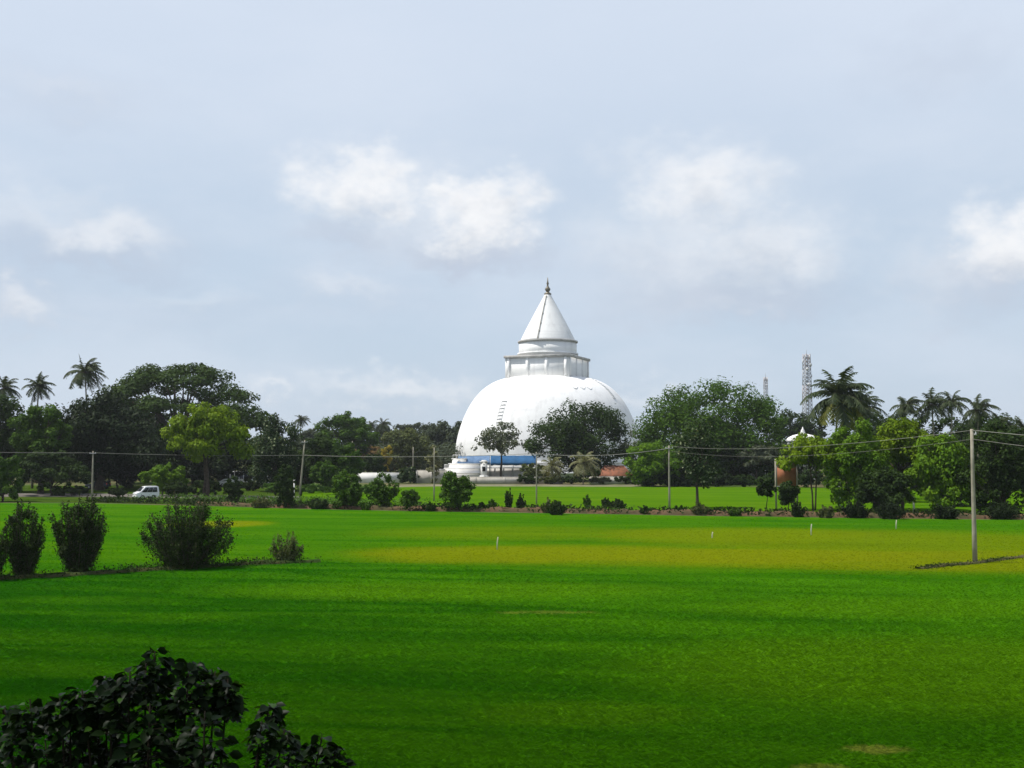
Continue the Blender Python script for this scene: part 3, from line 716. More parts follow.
def small_dome():
    d = 262.0; s = d/F; X = at(803, 450, d)[0]; root = thing('pavilion', (X, d, 0), 'white pavilion with a shallow domed roof and pinnacle behind the lime tree', 'pavilion')
    z = lambda py: at(803, py - 1, d)[2]
    m = MB(); m.lathe([(16*s, z(443)), (16.8*s, z(442)), (16.4*s, z(440.6)), (14*s, z(438.4)), (10*s, z(436.4)), (5*s, z(435)), (2.6*s, z(434.4))], 40); rf = m.build('domed_roof', WHITEW, root, True)
    m = MB(); m.lathe([(2.4*s, z(435)), (2.5*s, z(433)), (1.6*s, z(432.2)), (1.9*s, z(431.2)), (.9*s, z(430.2)), (.2*s, z(427.8))], 16); m.build('pinnacle', WHITEW, rf, True)
    m = MB(); m.lathe([(15*s, z(446)), (15.6*s, z(445)), (15.6*s, z(443)), (12*s, z(442.9))], 40); m.build('entablature', WHITEW, root)
    for k in range(10):
        a = 2*pi*k/10; m = MB(); m.tube([(cos(a)*13.6*s, sin(a)*13.6*s, -.1), (cos(a)*13.6*s, sin(a)*13.6*s, z(445.5))], .26, 10); m.build('column', WHITEW, root, True)
    m = MB(); m.lathe([(15.5*s, -.1), (15.5*s, .5), (3, .52)], 40); m.build('plinth', WHITEW, root)
    m = MB(); m.lathe([(10*s, .4), (10*s, z(445.9))], 32); m.build('cella', WHITEW, root, True)
small_dome()
def pillar_house():
    d = 236.0; s = d/F; X = at(757.5, 450, d)[0]; root = thing('porch_building', (X, d, 0), 'pale building with tall white porch pillars under the grey green tree', 'building')
    h = at(757, 464, d)[2]; w = 17*s
    m = MB(); m.box((0, 2.0, h/2), (w, 2.6, h)); m.build('wall', WALLGREY, root)
    for q in (-.42, -.14, .14, .42):
        m = MB(); m.box((w*q, 0, h/2), (.3, .3, h)); m.build('pillar', WHITEW, root)
    m = MB(); m.box((0, 1.6, h + .14), (w + .8, 4.2, .28)); m.build('roof', WALLGREY, root)
    m = MB(); m.box((.4, .685, 1.05), (1.0, .03, 2.1)); m.build('door', DARKGAP, root)
pillar_house()

def billboard():
    d = 133.0; s = d/F; X = at(786, 450, d)[0]; root = thing('billboard', (X, d, 0), 'orange billboard with a pale upper corner raised on two pale posts', 'billboard', None, radians(10))
    z = lambda py: at(786, py, d)[2]; w = 20.5*s
    for sx, yt in ((-1, 458.5), (1, 461)):
        m = MB(); m.box((sx*(w/2 + .12), 0, z(yt)/2 - .1), (.17, .17, z(yt) + .2)); m.build('post', CONCRETE, root)
    m = MB(); m.box((0, -.02, (z(464.5) + z(486))/2), (w, .08, z(464.5) - z(486))); pn = m.build('panel', RUST, root)
    m = MB(); zc = z(464.5)
    pts = [(-w/2, zc + .5), (w/2, zc + .5), (w/2, zc - .25)] + [(w/2*cos(t) - 0.0, zc - .25 - .30*sin(t)) for t in np.linspace(0.15, pi - .1, 12)] + [(-w/2, zc - .25)]
    m.prism(pts, -.085, -.064); m.build('header', simple('faded_header', (0.36, 0.24, 0.17), (0.26, 0.18, 0.13), 1.0), pn)
    m = MB()
    for (cx, cz, sx, sz) in ((0, z(464.5) + .53, w + .1, .07), (0, z(486) - .03, w + .1, .07), (-w/2 - .02, (z(464.5) + z(486))/2 + .25, .06, z(464.5) - z(486) + .56), (w/2 + .02, (z(464.5) + z(486))/2 + .25, .06, z(464.5) - z(486) + .56)): m.box((cx, -.03, cz), (sx, .12, sz))
    m.build('frame', STEEL, root)
billboard()

# ------------------------------------------------------------------ masts
def lattice(label, x, top, d, wb, wt, dishes, nseg):
    h = at(x, top, d)[2]; X = at(x, top, d)[0]
    root = thing('telecom_tower', (X, d, 0), label, 'tower', None, radians(17))
    cors = [(-1,-1),(1,-1),(1,1),(-1,1)]
    for band in range(7):
        m = MB(); t0, t1 = band/7, (band+1)/7
        for (cx, cy) in cors:
            w0, w1 = wb + (wt-wb)*t0, wb + (wt-wb)*t1
            m.tube([(cx*w0, cy*w0, h*t0 - (.2 if band == 0 else 0)), (cx*w1, cy*w1, h*t1)], .16*wb/1.6, 4)
        for k in range(nseg):
            ta, tb = t0 + (t1-t0)*k/nseg, t0 + (t1-t0)*(k+1)/nseg; wa, w_b = wb + (wt-wb)*ta, wb + (wt-wb)*tb
            for i in range(4):
                c, e = cors[i], cors[(i+1) % 4]
                m.tube([(c[0]*wa, c[1]*wa, h*ta), (e[0]*w_b, e[1]*w_b, h*tb)], .09*wb/1.6, 4); m.tube([(e[0]*wa, e[1]*wa, h*ta), (c[0]*w_b, c[1]*w_b, h*tb)], .09*wb/1.6, 4)
                m.tube([(c[0]*wa, c[1]*wa, h*ta), (e[0]*wa, e[1]*wa, h*ta)], .08*wb/1.6, 4)
        m.build('lattice_section', HAZEDRED if band % 2 == 0 else HAZEDGREY, root)
    m = MB(); m.tube([(0, 0, h - 1), (0, 0, h + 2.2)], .1, 5); m.build('aerial', STEEL, root)
    for (t, a, r) in dishes:
        m = MB(); z = h*t; w = wb + (wt-wb)*t + .25; cx, cy = cos(a)*w*1.2, sin(a)*w*1.2
        if r > 0: m.tube([(cx, cy, z), (cx + cos(a)*.5, cy + sin(a)*.5, z)], r, 14); m.build('dish', WPAINT, root)
        else: m.box((cx, cy, z), (.45, .35, 2.4), a); m.build('panel_antenna', WPAINT, root)
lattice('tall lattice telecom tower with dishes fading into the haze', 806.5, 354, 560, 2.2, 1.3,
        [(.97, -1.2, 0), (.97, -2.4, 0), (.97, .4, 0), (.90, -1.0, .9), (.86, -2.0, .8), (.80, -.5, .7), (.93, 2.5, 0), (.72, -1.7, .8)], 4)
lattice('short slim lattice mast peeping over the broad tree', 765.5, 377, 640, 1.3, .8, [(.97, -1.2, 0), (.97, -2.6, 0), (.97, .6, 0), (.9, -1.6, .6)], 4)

# ------------------------------------------------------------------ power poles and cables
def pole(label, x, ytop, ybase, d=None, lean=0.0, w=.24, arm=True, name='power_pole', rz=0.0, group='power poles along the fields'):
    g = gd(x, ybase) if d is None else (at(x, ybase, d)[0], d, 0)
    d = g[1]; h = at(x, ytop, d)[2]
    root = thing(name, (g[0], d, 0), label, 'pole', group, rz)
    m = MB(); v = []
    for t in np.linspace(0, 1, 5):
        k = w/2*(1.15 - .45*t)
        for sx, sy in ((-1,-1),(1,-1),(1,1),(-1,1)): v.append((sx*k + lean*t, sy*k*.8, -.3 + (h + .3)*t))
    m.add(v, [(3,2,1,0), (16,17,18,19)] + [(i*4 + k, i*4 + (k+1) % 4, (i+1)*4 + (k+1) % 4, (i+1)*4 + k) for i in range(4) for k in range(4)])
    m.build('shaft', CONCRETE, root)
    if arm:
        m = MB(); m.box((lean, -w*.55, h - .35), (.95, .08, .09)); a = m.build('crossarm', STEEL, root)
        for q in (-.4, .4):
            m = MB(); m.lathe([(.03, 0), (.055, .03), (.03, .07), (.05, .1), (.02, .14)], 8, (lean + q, -w*.55, h - .31)); m.build('insulator', WPAINT, a)
    return np.array([g[0] + lean, d - w*.55, h - .2])
tA = pole('tall near concrete power pole standing in the yellow rice at right', 975, 429, 562.5, w=.27, rz=radians(80))
tB = pole('slim power pole behind the bank before the broad tree', 669.5, 445.5, 508, w=.22)
tC = pole('thin grey power pole in front of the dome beside the blue awning', 536.5, 452, 504, w=.18)
tD = pole('leaning pale power pole among the dark trees on the left', 299.5, 440, 494.5, lean=.75, w=.26)
tE = pole('grey power pole half hidden in the deep shade behind the left shrubs', 92, 451, 499, w=.22)
pole('thin pole just right of the leaning pole', 326.5, 452, 489, w=.16, arm=False)
pole('short concrete post beside the golden shrub left of the dome', 434, 447.5, 501, w=.19, arm=False)
pole('upright grey post behind the dark gap shrub right of the white wall', 413, 447, 480, d=246, w=.26, arm=False)
pole('pole behind the white wall by the russet trees', 352, 441, 478, d=262, w=.22, arm=False)
pole('pale bare trunk like post left of the leaning pole', 258, 446, 488, d=200, w=.30, arm=False)
def cable(label, a, b, sag, r=.032, n=24):
    t = np.linspace(0, 1, n)[:, None]; p = a + (b-a)*t; p[:, 2] -= (4*sag*t*(1-t))[:, 0]
    o_ = p.mean(0); m = MB(); m.tube(p - o_, r, 6); o = m.build('power_cable', CABLE, None, True); o.location = o_
    tag(o, label, 'cable', 'power cables strung between the poles', 'thing')
up = np.array([0, 0, .12]); dn = np.array([0, 0, -.75])
cable('upper cable from the tall near pole to the slim pole before the broad tree', tA + up, tB + up, .7, .016)
cable('lower cable from the tall near pole to the slim pole before the broad tree', tA + dn*.6, tB + dn*.6, .9, .009)
cable('upper cable leaving the tall near pole off the right edge', tA + up, np.array([40.0, -4.0, 8.6]), 1.5, .020)
cable('lower cable leaving the tall near pole off the right edge', tA + dn*.6, np.array([40.0, -4.0, 8.1]), 1.8, .014)
cable('cable across the dark tree between the slim pole and thin grey pole', tB + dn*.2, tC, .55, .036)
tD2 = np.array([tD[0] - .1, tD[1], at(300, 455.2, tD[1])[2]])
cable('cable over the white wall between the thin grey pole and leaning pole', tC, tD2, .35, .036)
tE2 = np.array([tE[0], tE[1], at(92, 452.8, tE[1])[2]])
cable('cable across the dark trees left of the leaning pole', tD2, tE2, .2, .038)
tF = np.array([at(-170, 446.0, 148)[0], 148.0, at(-170, 446.0, 148)[2]])
cable('cable leaving the shaded pole off the left edge', tE2, tF, .3, .038)
for lbl, x, yt, yb in (('pale marker stake in the middle of the green rice', 497, 537, 549.5), ('tiny stake beyond the centre of the yellow rice', 712, 532, 538),
                       ('whitish marker stake in the rice left of the dark trees', 811, 524, 535), ('thin white stake near the bank by the dark trees', 896, 520, 529)):
    g = gd(x, yb); h = at(x, yt, g[1])[2]; m = MB(); m.tube([(0, 0, -.15), (.02, 0, h*.55), (.06, 0, h)], [.05, .045, .04], 6)
    o = m.build('marker_stake', STAKE); o.location = g; tag(o, lbl, 'stake', 'marker stakes in the rice', 'thing')
for lbl, x, yt, yb in (('slim white post in the gap under the dark trees at right', 914, 496, 513), ('pale wooden post beside the dark trunk right of the billboard', 840, 480, 506), ('small white post by the leaning pole', 294, 480, 497)):
    g = gd(x, yb); h = at(x, yt, g[1])[2]; m = MB(); m.box((0, 0, h/2 - .1), (.17, .17, h + .2)); m.box((0, 0, h + .03), (.23, .23, .06)); o = m.build('fence_post', WHITEW); o.location = g
    tag(o, lbl, 'post', 'pale posts under the trees', 'thing')

# ------------------------------------------------------------------ vehicles
def van(name, label, cat, x, base, rz, mat, L=4.6, Wd=1.8, H=1.95, d=None, style='van', group=None):
    g = gd(x, base) if d is None else (at(x, base, d)[0], d, 0)
    root = thing(name, g, label, cat, group, rz)
    if style == 'van': out = [(-L/2, .35), (L/2 - .1, .32), (L/2, .55), (L/2 - .02, .95), (L/2 - .5, 1.12), (L/2 - 1.25, H - .06), (L/2 - 1.6, H), (-L/2 + .3, H), (-L/2 + .06, H - .12), (-L/2, 1.0)]
    elif style == 'bus': out = [(-L/2, .45), (L/2, .42), (L/2 + .04, 1.3), (L/2 - .12, H - .25), (L/2 - .4, H), (-L/2 + .25, H), (-L/2, H - .2)]
    else: out = [(-L/2, .4), (L/2 - .08, .35), (L/2, .6), (L/2 - .1, .85), (L/2 - 1.15, 1.0), (L/2 - 1.9, H - .05), (L/2 - 2.2, H), (-L/2 + 1.1, H), (-L/2 + .3, 1.05), (-L/2, .95)]
    m = MB(); n = len(out); v, tum = [], .10*Wd
    for sy, ky in ((-1, 0), (-1, 1), (1, 1), (1, 0)):
        pass
    def yy(z): return Wd/2 - (max(0, z - 1.0)/(H - 1.0))*tum
    v = [(px_, -yy(pz), pz) for px_, pz in out] + [(px_, yy(pz), pz) for px_, pz in out]
    m.add(v, [tuple(range(n)), tuple(range(2*n - 1, n - 1, -1))] + [(i, n + i, n + (i+1) % n, (i+1) % n) for i in range(n)])
    b = m.build('body', mat, root); bv = b.modifiers.new('bevel', 'BEVEL'); bv.width = .07; bv.segments = 3; bv.limit_method = 'ANGLE'
    zl, zh = 1.06, H - .18
    fx = lambda z, e: np.interp(z, sorted(p[1] for p in e), [p[0] for p in sorted(e, key=lambda q: q[1])])
    fr = [p for p in out if p[0] > 0 and p[1] > .9]; bk = [p for p in out if p[0] < 0]
    for sy in (-1, 1):
        x0 = fx(zl, fr) - .35; x1 = fx(zh, fr) - .22; xb0, xb1 = fx(zl, bk) + .28, fx(zh, bk) + .24
        nwin = 3 if style != 'bus' else 6
        for i in range(nwin):
            ta, tb = i/nwin + .012, (i+1)/nwin - .012
            q = [(xb0 + (x0-xb0)*ta, zl), (xb0 + (x0-xb0)*tb, zl), (xb1 + (x1-xb1)*tb, zh), (xb1 + (x1-xb1)*ta, zh)]
            m = MB(); m.add([(a, sy*(yy(z) + .012), z) for a, z in q] + [(a, sy*(yy(z) - .02), z) for a, z in q], [(0,1,2,3) if sy < 0 else (3,2,1,0), (4,5,6,7), (0,1,5,4), (1,2,6,5), (2,3,7,6), (3,0,4,7)])
            m.build('side_window', GLASS, root)
    za, zb_ = (1.16, H - .12) if style != 'bus' else (1.3, H - .35)
    xa, xb = fx(za, fr) + .014, fx(zb_, fr) + .014
    m = MB(); m.add([(xa, -yy(za) + .12, za), (xa, yy(za) - .12, za), (xb, yy(zb_) - .12, zb_), (xb, -yy(zb_) + .12, zb_), (xa - .04, -yy(za) + .12, za), (xa - .04, yy(za) - .12, za), (xb - .04, yy(zb_) - .12, zb_), (xb - .04, -yy(zb_) + .12, zb_)],
                    [(0,1,2,3), (7,6,5,4), (0,4,5,1), (1,5,6,2), (2,6,7,3), (3,7,4,0)]); m.build('windscreen', GLASS, root)
    xr = -L/2 - .014
    m = MB(); m.box((xr + .02, 0, 1.32), (.05, Wd - .5, .5)); m.build('rear_window', GLASS, root)
    for sy in (-1, 1):
        m = MB(); m.box((L/2 - .0, sy*(Wd/2 - .28), .78), (.08, .34, .18)); m.build('headlight', LAMPM, root)
        m = MB(); m.box((-L/2 - .0, sy*(Wd/2 - .18), .9), (.06, .16, .34)); m.build('tail_light', TAILM, root)
        for sx in (-1, 1):
            wx = sx*(L/2 - .85); R = .33
            m = MB(); m.tube([(wx, sy*(Wd/2 - .22), R), (wx, sy*(Wd/2 + .02), R)], R, 20); t = m.build('wheel', RUBBER, root)
            m = MB(); m.tube([(wx, sy*(Wd/2 + .015), R), (wx, sy*(Wd/2 + .03), R)], R*.6, 16); m.build('rim', CHROME, t)
    m = MB(); m.box((L/2 + .02, 0, .45), (.14, Wd - .15, .22)); m.box((-L/2 - .02, 0, .5), (.12, Wd - .15, .2)); m.build('bumper', mat, root)
    return root
van('parked_van', 'white van beside the round green tree on the left road', 'van', 146, 499.3, radians(-142), CARWHITE, 3.3, 1.65, 1.9)
van('parked_car', 'dark blue car in the deep shade on the far left', 'car', 98, 489, radians(170), CARDARK, 4.2, 1.7, 1.5, style='car')
van('parked_bus', 'white minibus parked far left behind the trees', 'bus', 240, 484.0, radians(4), CARWHITE, 6.2, 2.1, 2.7, style='bus')
van('parked_car', 'white car parked in front of the white minibus', 'car', 229, 486.6, radians(14), CARWHITE, 4.2, 1.7, 1.5, style='car')
van('parked_van', 'white van parked right of the white minibus', 'van', 261, 485.0, radians(160), CARWHITE, 4.2, 1.75, 1.9)

# ------------------------------------------------------------------ trees, left side
G1 = 'trees left of the dome'; G2 = 'trees round the dome'; G3 = 'trees right of the dome'; GP = 'coconut palms above the trees'
tree('rain_tree', 'huge dark umbrella shaped rain tree, tallest crown on the left', G1, 181, 367, 448, 86, 232, 'rain', 'umbrella', 105, 17000, .50, 1, r0=.9, limbs=34)
tree('shade_tree', 'wide nearly black tree in front of the umbrella shaped tree', G1, 102, 397, 468, 66, 196, 'black', 'flat', 70, 13000, .42, 2, r0=.6)
tree('shade_tree', 'lighter green tree at left edge of the nearly black tree', G1, 43, 408, 462, 27, 180, 'mid', 'round', 40, 6500, .36, 3)
tree('shade_tree', 'dark tree cut by the left picture edge below the palms', G1, 2, 396, 478, 32, 186, 'dark', 'round', 44, 7000, .38, 4)
tree('lime_tree', 'yellow green spreading tree in front of the umbrella shaped tree', G1, 209, 406, 458, 40, 166, 'yellow', 'flat', 48, 7500, .32, 5, r0=.3, stems=2, limbs=16)
tree('shade_tree', 'dark ragged tree with pale twigs right of the umbrella shaped tree', G1, 275, 417, 486, 24, 190, 'blossom', 'loose', 44, 5500, .36, 6)
tree('shade_tree', 'dark green tree behind the leaning pole', G1, 312, 436, 492, 24, 196, 'dark', 'round', 40, 5500, .36, 7)
tree('shade_tree', 'mid green bushy tree between leaning pole and white wall', G1, 340, 442, 492, 22, 205, 'mid', 'round', 38, 5000, .36, 8)
tree('shade_tree', 'small dark tree at left end of the white wall', G1, 372, 455, 478, 13, 250, 'dark', 'round', 24, 2400, .4, 9)
tree('round_tree', 'small round bright green tree above the white van', G1, 163, 465, 492, 21, 172, 'bright', 'round', 30, 4200, .28, 10, r0=.12)
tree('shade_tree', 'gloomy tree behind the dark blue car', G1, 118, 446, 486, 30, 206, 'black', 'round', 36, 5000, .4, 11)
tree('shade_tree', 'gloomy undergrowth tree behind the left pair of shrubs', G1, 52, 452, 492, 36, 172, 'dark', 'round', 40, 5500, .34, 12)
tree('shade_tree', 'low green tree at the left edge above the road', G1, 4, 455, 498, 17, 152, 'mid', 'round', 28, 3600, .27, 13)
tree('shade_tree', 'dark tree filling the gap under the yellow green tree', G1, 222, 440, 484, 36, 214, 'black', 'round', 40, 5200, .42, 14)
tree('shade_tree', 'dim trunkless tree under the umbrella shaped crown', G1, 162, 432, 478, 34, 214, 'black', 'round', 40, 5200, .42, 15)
tree('shade_tree', 'small fresh green tree right of the leaning pole foot', G1, 326, 462, 492, 14, 186, 'mid', 'round', 24, 2600, .3, 16)
palm('tallest windblown coconut palm on the left beside the umbrella shaped tree', GP, 85, 356, 373, 18, 214, 'palm', 1, 30, -1.0, wind=.6)
palm('shorter coconut palm second from the left edge', GP, 39, 373, 387, 14, 204, 'palm', 2, 26, .8)
palm('coconut palm at the left picture edge', GP, 5, 373, 388, 14, 204, 'palm', 3, 26, .5)
# far trees between the left side and the dome
tree('round_tree', 'round dome shaped tree on the skyline left of the dome', G2, 347, 415, 452, 29, 305, 'mid', 'round', 44, 6500, .5, 20)
tree('far_tree', 'olive tree on the skyline behind the golden shrub', G2, 404, 430, 468, 24, 300, 'olive', 'round', 34, 4200, .5, 21)
tree('far_tree', 'grey green far tree just left of the dome', G2, 441, 423, 462, 25, 350, 'far', 'round', 34, 4200, .6, 22)
tree('far_tree', 'dark far tree touching the left side of the dome', G2, 466, 423, 466, 20, 345, 'far', 'round', 30, 3600, .6, 23)
tree('far_tree', 'hazy far tree right of the round skyline tree', G2, 384, 426, 458, 20, 420, 'far', 'round', 30, 3000, .7, 24)
tree('far_tree', 'hazy far tree behind the two small far palms', G2, 415, 424, 455, 26, 440, 'far', 'round', 34, 3400, .7, 25)
tree('far_tree', 'hazy far tree left of the round skyline tree', G2, 315, 429, 458, 22, 400, 'far', 'round', 30, 3000, .7, 26)
tree('russet_tree', 'orange brown tree above the white wall', G2, 368, 446, 464, 18, 320, 'brown', 'flat', 26, 2200, .5, 27)
tree('russet_tree', 'brownish tree right of the orange brown tree', G2, 400, 449, 468, 12, 312, 'brown', 'round', 20, 1500, .5, 28)
tree('golden_shrub', 'narrow golden shrub behind the white wall', G2, 386, 446, 470, 6, 256, 'gold', 'loose', 16, 700, .4, 29, r0=.08)
tree('golden_shrub', 'thin straw coloured shrub at the beige grey wall', G2, 434, 446, 482, 8, 232, 'palms', 'loose', 20, 650, .36, 30, r0=.07)
palm('lone small far palm above the dark ragged tree', GP, 301, 413, 420, 8, 330, 'palm', 4, 20, .3)
palm('small far palm, left of the skyline pair', GP, 371, 419, 426, 8, 390, 'palm', 5, 18, .3)
palm('small far palm, right of the skyline pair', GP, 383, 418, 425, 8, 392, 'palm', 6, 18, -.3)
# trees in front of the dome
tree('sparse_tree', 'small sparse tree in front of the left half of the dome', G2, 501, 423, 453, 26, 262, 'grey', 'flat', 26, 1100, .42, 31, r0=.22, limbs=20)
tree('shade_tree', 'large dark spreading tree in front of the right half of the dome', G2, 577, 405, 474, 48, 254, 'dark', 'round', 80, 10500, .46, 32, r0=.5, limbs=22)
tree('sparse_tree', 'thin grey tree against the right edge of the dome', G2, 633, 432, 478, 13, 262, 'grey', 'loose', 22, 1100, .42, 33, r0=.12)
palm('young pale palm below the large dark tree', 'young palms below the dome', 584, 449, 463, 16, 226, 'palms', 7, 22, .2, droop=1.1, name='young_palm')
palm('silvery palm left of the young pale palm', 'young palms below the dome', 552, 458, 467, 13, 232, 'palms', 8, 20, -.1, droop=1.1, name='young_palm')
tree('shade_tree', 'dark undergrowth tree left of the silvery palm', G2, 534, 464, 484, 14, 246, 'olive', 'round', 24, 2000, .4, 34)
tree('shade_tree', 'dark undergrowth tree left of the orange tiled roof', G2, 593, 466, 486, 7, 240, 'dark', 'round', 24, 2200, .4, 35)
tree('lime_tree', 'yellow green rounded tree at left of the broad tree', G3, 652, 444, 487, 25, 216, 'bright', 'round', 36, 5200, .36, 36, r0=.2)
tree('shade_tree', 'broad full tree right of the dome, widest on the right', G3, 710, 387, 484, 69, 236, 'mid', 'round', 110, 26000, .42, 37, r0=.7, limbs=20)
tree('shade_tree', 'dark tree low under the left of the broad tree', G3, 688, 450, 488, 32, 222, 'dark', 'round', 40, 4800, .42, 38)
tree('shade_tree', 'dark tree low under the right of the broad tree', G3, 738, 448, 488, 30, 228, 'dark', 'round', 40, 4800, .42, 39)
tree('slender_tree', 'slender flecked tree with bare dark trunk on the bank', G3, 697, 421, 484, 23, 136, 'blossom', 'loose', 40, 1800, .30, 40, r0=.17, limbs=24)
tree('sparse_tree', 'grey green drooping tree before the white porch pillars', G3, 756, 446, 467, 19, 224, 'grey', 'flat', 24, 1700, .38, 41, r0=.15)
tree('shade_tree', 'dark tree behind the white domed pavilion', G3, 798, 411, 450, 26, 330, 'dark', 'round', 36, 4200, .55, 42)
tree('lime_tree', 'lime green tree with slim trunks right of the billboard', G3, 813, 435.5, 468, 33, 130, 'yellow', 'flat', 44, 4400, .26, 43, r0=.10, stems=4, limbs=18)
tree('shade_tree', 'dense green tree with dark underside right of the lime tree', G3, 856, 424, 508, 30, 127, 'bright', 'round', 50, 7500, .26, 44, r0=.22)
tree('lime_tree', 'bright yellow green tree between the dense green trees', G3, 899, 421, 476, 32, 131, 'yellow', 'round', 46, 6500, .27, 45, r0=.2)
tree('shade_tree', 'green spreading tree left of the tall near pole', G3, 943, 438, 506, 36, 124, 'bright', 'flat', 54, 7500, .25, 46, r0=.2, stems=2)
tree('shade_tree', 'dark heavy tree right of the tall near pole', G3, 1000, 424, 512, 36, 120, 'dark', 'round', 56, 8500, .26, 47, r0=.22)
tree('shade_tree', 'dark tree cut by the right picture edge', G3, 1034, 436, 505, 30, 138, 'dark', 'round', 44, 5500, .28, 48)
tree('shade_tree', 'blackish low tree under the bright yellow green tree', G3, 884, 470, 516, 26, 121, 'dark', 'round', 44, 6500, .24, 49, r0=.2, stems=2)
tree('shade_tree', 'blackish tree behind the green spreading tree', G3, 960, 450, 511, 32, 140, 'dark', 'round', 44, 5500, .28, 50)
tree('shade_tree', 'dark background tree below the pair of right palms', G3, 935, 418, 470, 42, 205, 'dark', 'round', 48, 5500, .42, 51)
tree('shade_tree', 'dark background tree behind the dense green tree', G3, 872, 414, 470, 34, 200, 'dark', 'round', 44, 5000, .42, 52)
tree('shade_tree', 'dark background tree under the rightmost palms', G3, 985, 416, 470, 36, 205, 'dark', 'round', 44, 5000, .42, 53)
tree('young_tree', 'young dark tree in front of the billboard', G3, 788, 482, 504, 10, 121, 'dark', 'loose', 28, 2200, .22, 54, r0=.06)
tree('young_tree', 'small leaning young tree left of the billboard', G3, 765, 478, 496, 10, 124, 'dark', 'loose', 22, 1400, .22, 55, r0=.05, lean=.3)
palm('largest coconut palm with yellowing lower fronds right of the tower', GP, 838, 371, 397, 31, 152, 'palm', 9, 38, .6, wind=.1, old=.2)
palm('dark coconut palm close right of the largest palm', GP, 861, 388, 408, 21, 160, 'palm', 10, 26, -.4)
palm('coconut palm over the bright yellow green tree', GP, 906, 392, 407, 16, 190, 'palm', 11, 24, .4, wind=.5)
palm('left one of two overlapping palms near the tall pole', GP, 932, 391, 405, 17, 188, 'palm', 12, 26, -.4, wind=.4)
palm('right one of two overlapping palms near the tall pole', GP, 952, 387, 403, 15, 186, 'palm', 13, 24, .3, wind=.4)
palm('coconut palm directly above the top of the tall near pole', GP, 978, 395, 410, 17, 192, 'palm', 14, 26, .2, wind=.4)
palm('low dark palm right of the tall near pole', GP, 1000, 415, 425, 14, 200, 'palm', 15, 22, .2)
palm('dark palm at the right picture edge', GP, 1024, 416, 430, 15, 196, 'palm', 16, 22, .2)
# far wood behind everything: one mass nobody could count
def far_wood():
    rng = np.random.default_rng(77); cs, ns = [], []
    for i in range(230):
        px = rng.uniform(-250, 1280); d = rng.uniform(520, 780); h = rng.uniform(10, 17); R = rng.uniform(6, 12); X = at(px, 450, d)[0]
        m = 170; q = unit(rng.normal(size=(m, 3)))*rng.uniform(.6, 1, m)[:, None]*np.array([R, R, h/2]); cs.append(q + np.array([X, d, h/2])); ns.append(unit(q/np.array([R, R, h/2]) + np.array([0, 0, .5]) + rng.normal(size=(m, 3))*.5))
    v, f = leaf_quads(np.concatenate(cs), np.concatenate(ns), 2.2, 1.6, rng); v[:, 2] = np.maximum(v[:, 2], 0)
    tag(mesh('far_wood', v, f, LEAF['far']), 'far belt of trees along the horizon behind everything', 'wood', None, 'stuff')
far_wood()
def thicket(name, label, spans, leafm, seed):
    rng = np.random.default_rng(seed); cs, ns = [], []
    for (x0, x1, d0, d1, t0, t1, k) in spans:
        for i in range(k):
            px = rng.uniform(x0, x1); d = rng.uniform(d0, d1); h = max(2.0, at(px, rng.uniform(t0, t1), d)[2]); R = rng.uniform(3.0, 6.0); X = at(px, 450, d)[0]
            m = 330; q = unit(rng.normal(size=(m, 3)))*rng.uniform(.5, 1, m)[:, None]*np.array([R, R, h/2])*(1 + .15*rng.normal(size=(m, 1))); cs.append(q + np.array([X, d, h/2])); ns.append(unit(q/np.array([R, R, h/2]) + np.array([0, 0, .6]) + rng.normal(size=(m, 3))*.45))
    v, f = leaf_quads(np.concatenate(cs), np.concatenate(ns), .85, .6, rng); v[:, 2] = np.maximum(v[:, 2], 0)
    tag(mesh(name, v, f, LEAF[leafm]), label, 'thicket', None, 'stuff')
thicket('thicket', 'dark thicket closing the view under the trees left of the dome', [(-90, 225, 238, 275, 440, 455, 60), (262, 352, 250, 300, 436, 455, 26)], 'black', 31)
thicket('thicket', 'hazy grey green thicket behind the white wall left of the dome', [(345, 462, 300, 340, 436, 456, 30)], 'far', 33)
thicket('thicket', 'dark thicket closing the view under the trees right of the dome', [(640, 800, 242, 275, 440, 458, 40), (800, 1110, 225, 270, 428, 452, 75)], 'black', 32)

# ------------------------------------------------------------------ shrubs
GB = 'shrubs on the field edge at left'; GK = 'shrubs along the earth bank'; GH = 'shrubs along the temple wall'
shrub('field_shrub', 'dark upright shrub nearest the left edge on the field bund', GB, 22, 489, 577, 24, 'hedge', 3200, None, 1, 44, 1.3)
shrub('field_shrub', 'dark egg shaped shrub, second from left on the field bund', GB, 78, 482, 573, 29, 'hedge', 4600, None, 2, 60, 1.6)
shrub('field_shrub', 'widest feathery shrub on the field bund with fanning shoots', GB, 188, 483, 567, 47, 'hedge', 6000, None, 3, 90, 1.1)
shrub('field_shrub', 'small yellowish green shrub alone at the right end of the bund', GB, 286, 525, 562, 17, 'olive', 1100, None, 4, 34, 1.0)
shrub('field_shrub', 'shrub partly cut by the left picture edge', GB, -12, 498, 580, 20, 'hedge', 2200, None, 5, 36, 1.2)
def bush(label, x, top, base, hw, leafm, n, seed, d=None, group=GK):
    s = (gd(x, base)[1] if d is None else d)
    return tree('round_bush', label, group, x, top, base - 3, hw, s, leafm, 'round', 44, n, None, seed, None, .06, 3, 'shrub', limbs=8)
bush('round dark green bush on the bank between the awning and golden shrub', 457, 473, 511, 16, 'mid', 2600, 60)
bush('roundish bush on the bank below the left end of the white wall', 347, 472, 509, 14, 'mid', 2400, 61)
bush('open airy bush on the bank below the middle of the white wall', 383, 474, 509, 15, 'mid', 1500, 62)
bush('tall narrow dark bush on the bank left of the leaning pole', 285, 466, 508, 10, 'dark', 1800, 63)
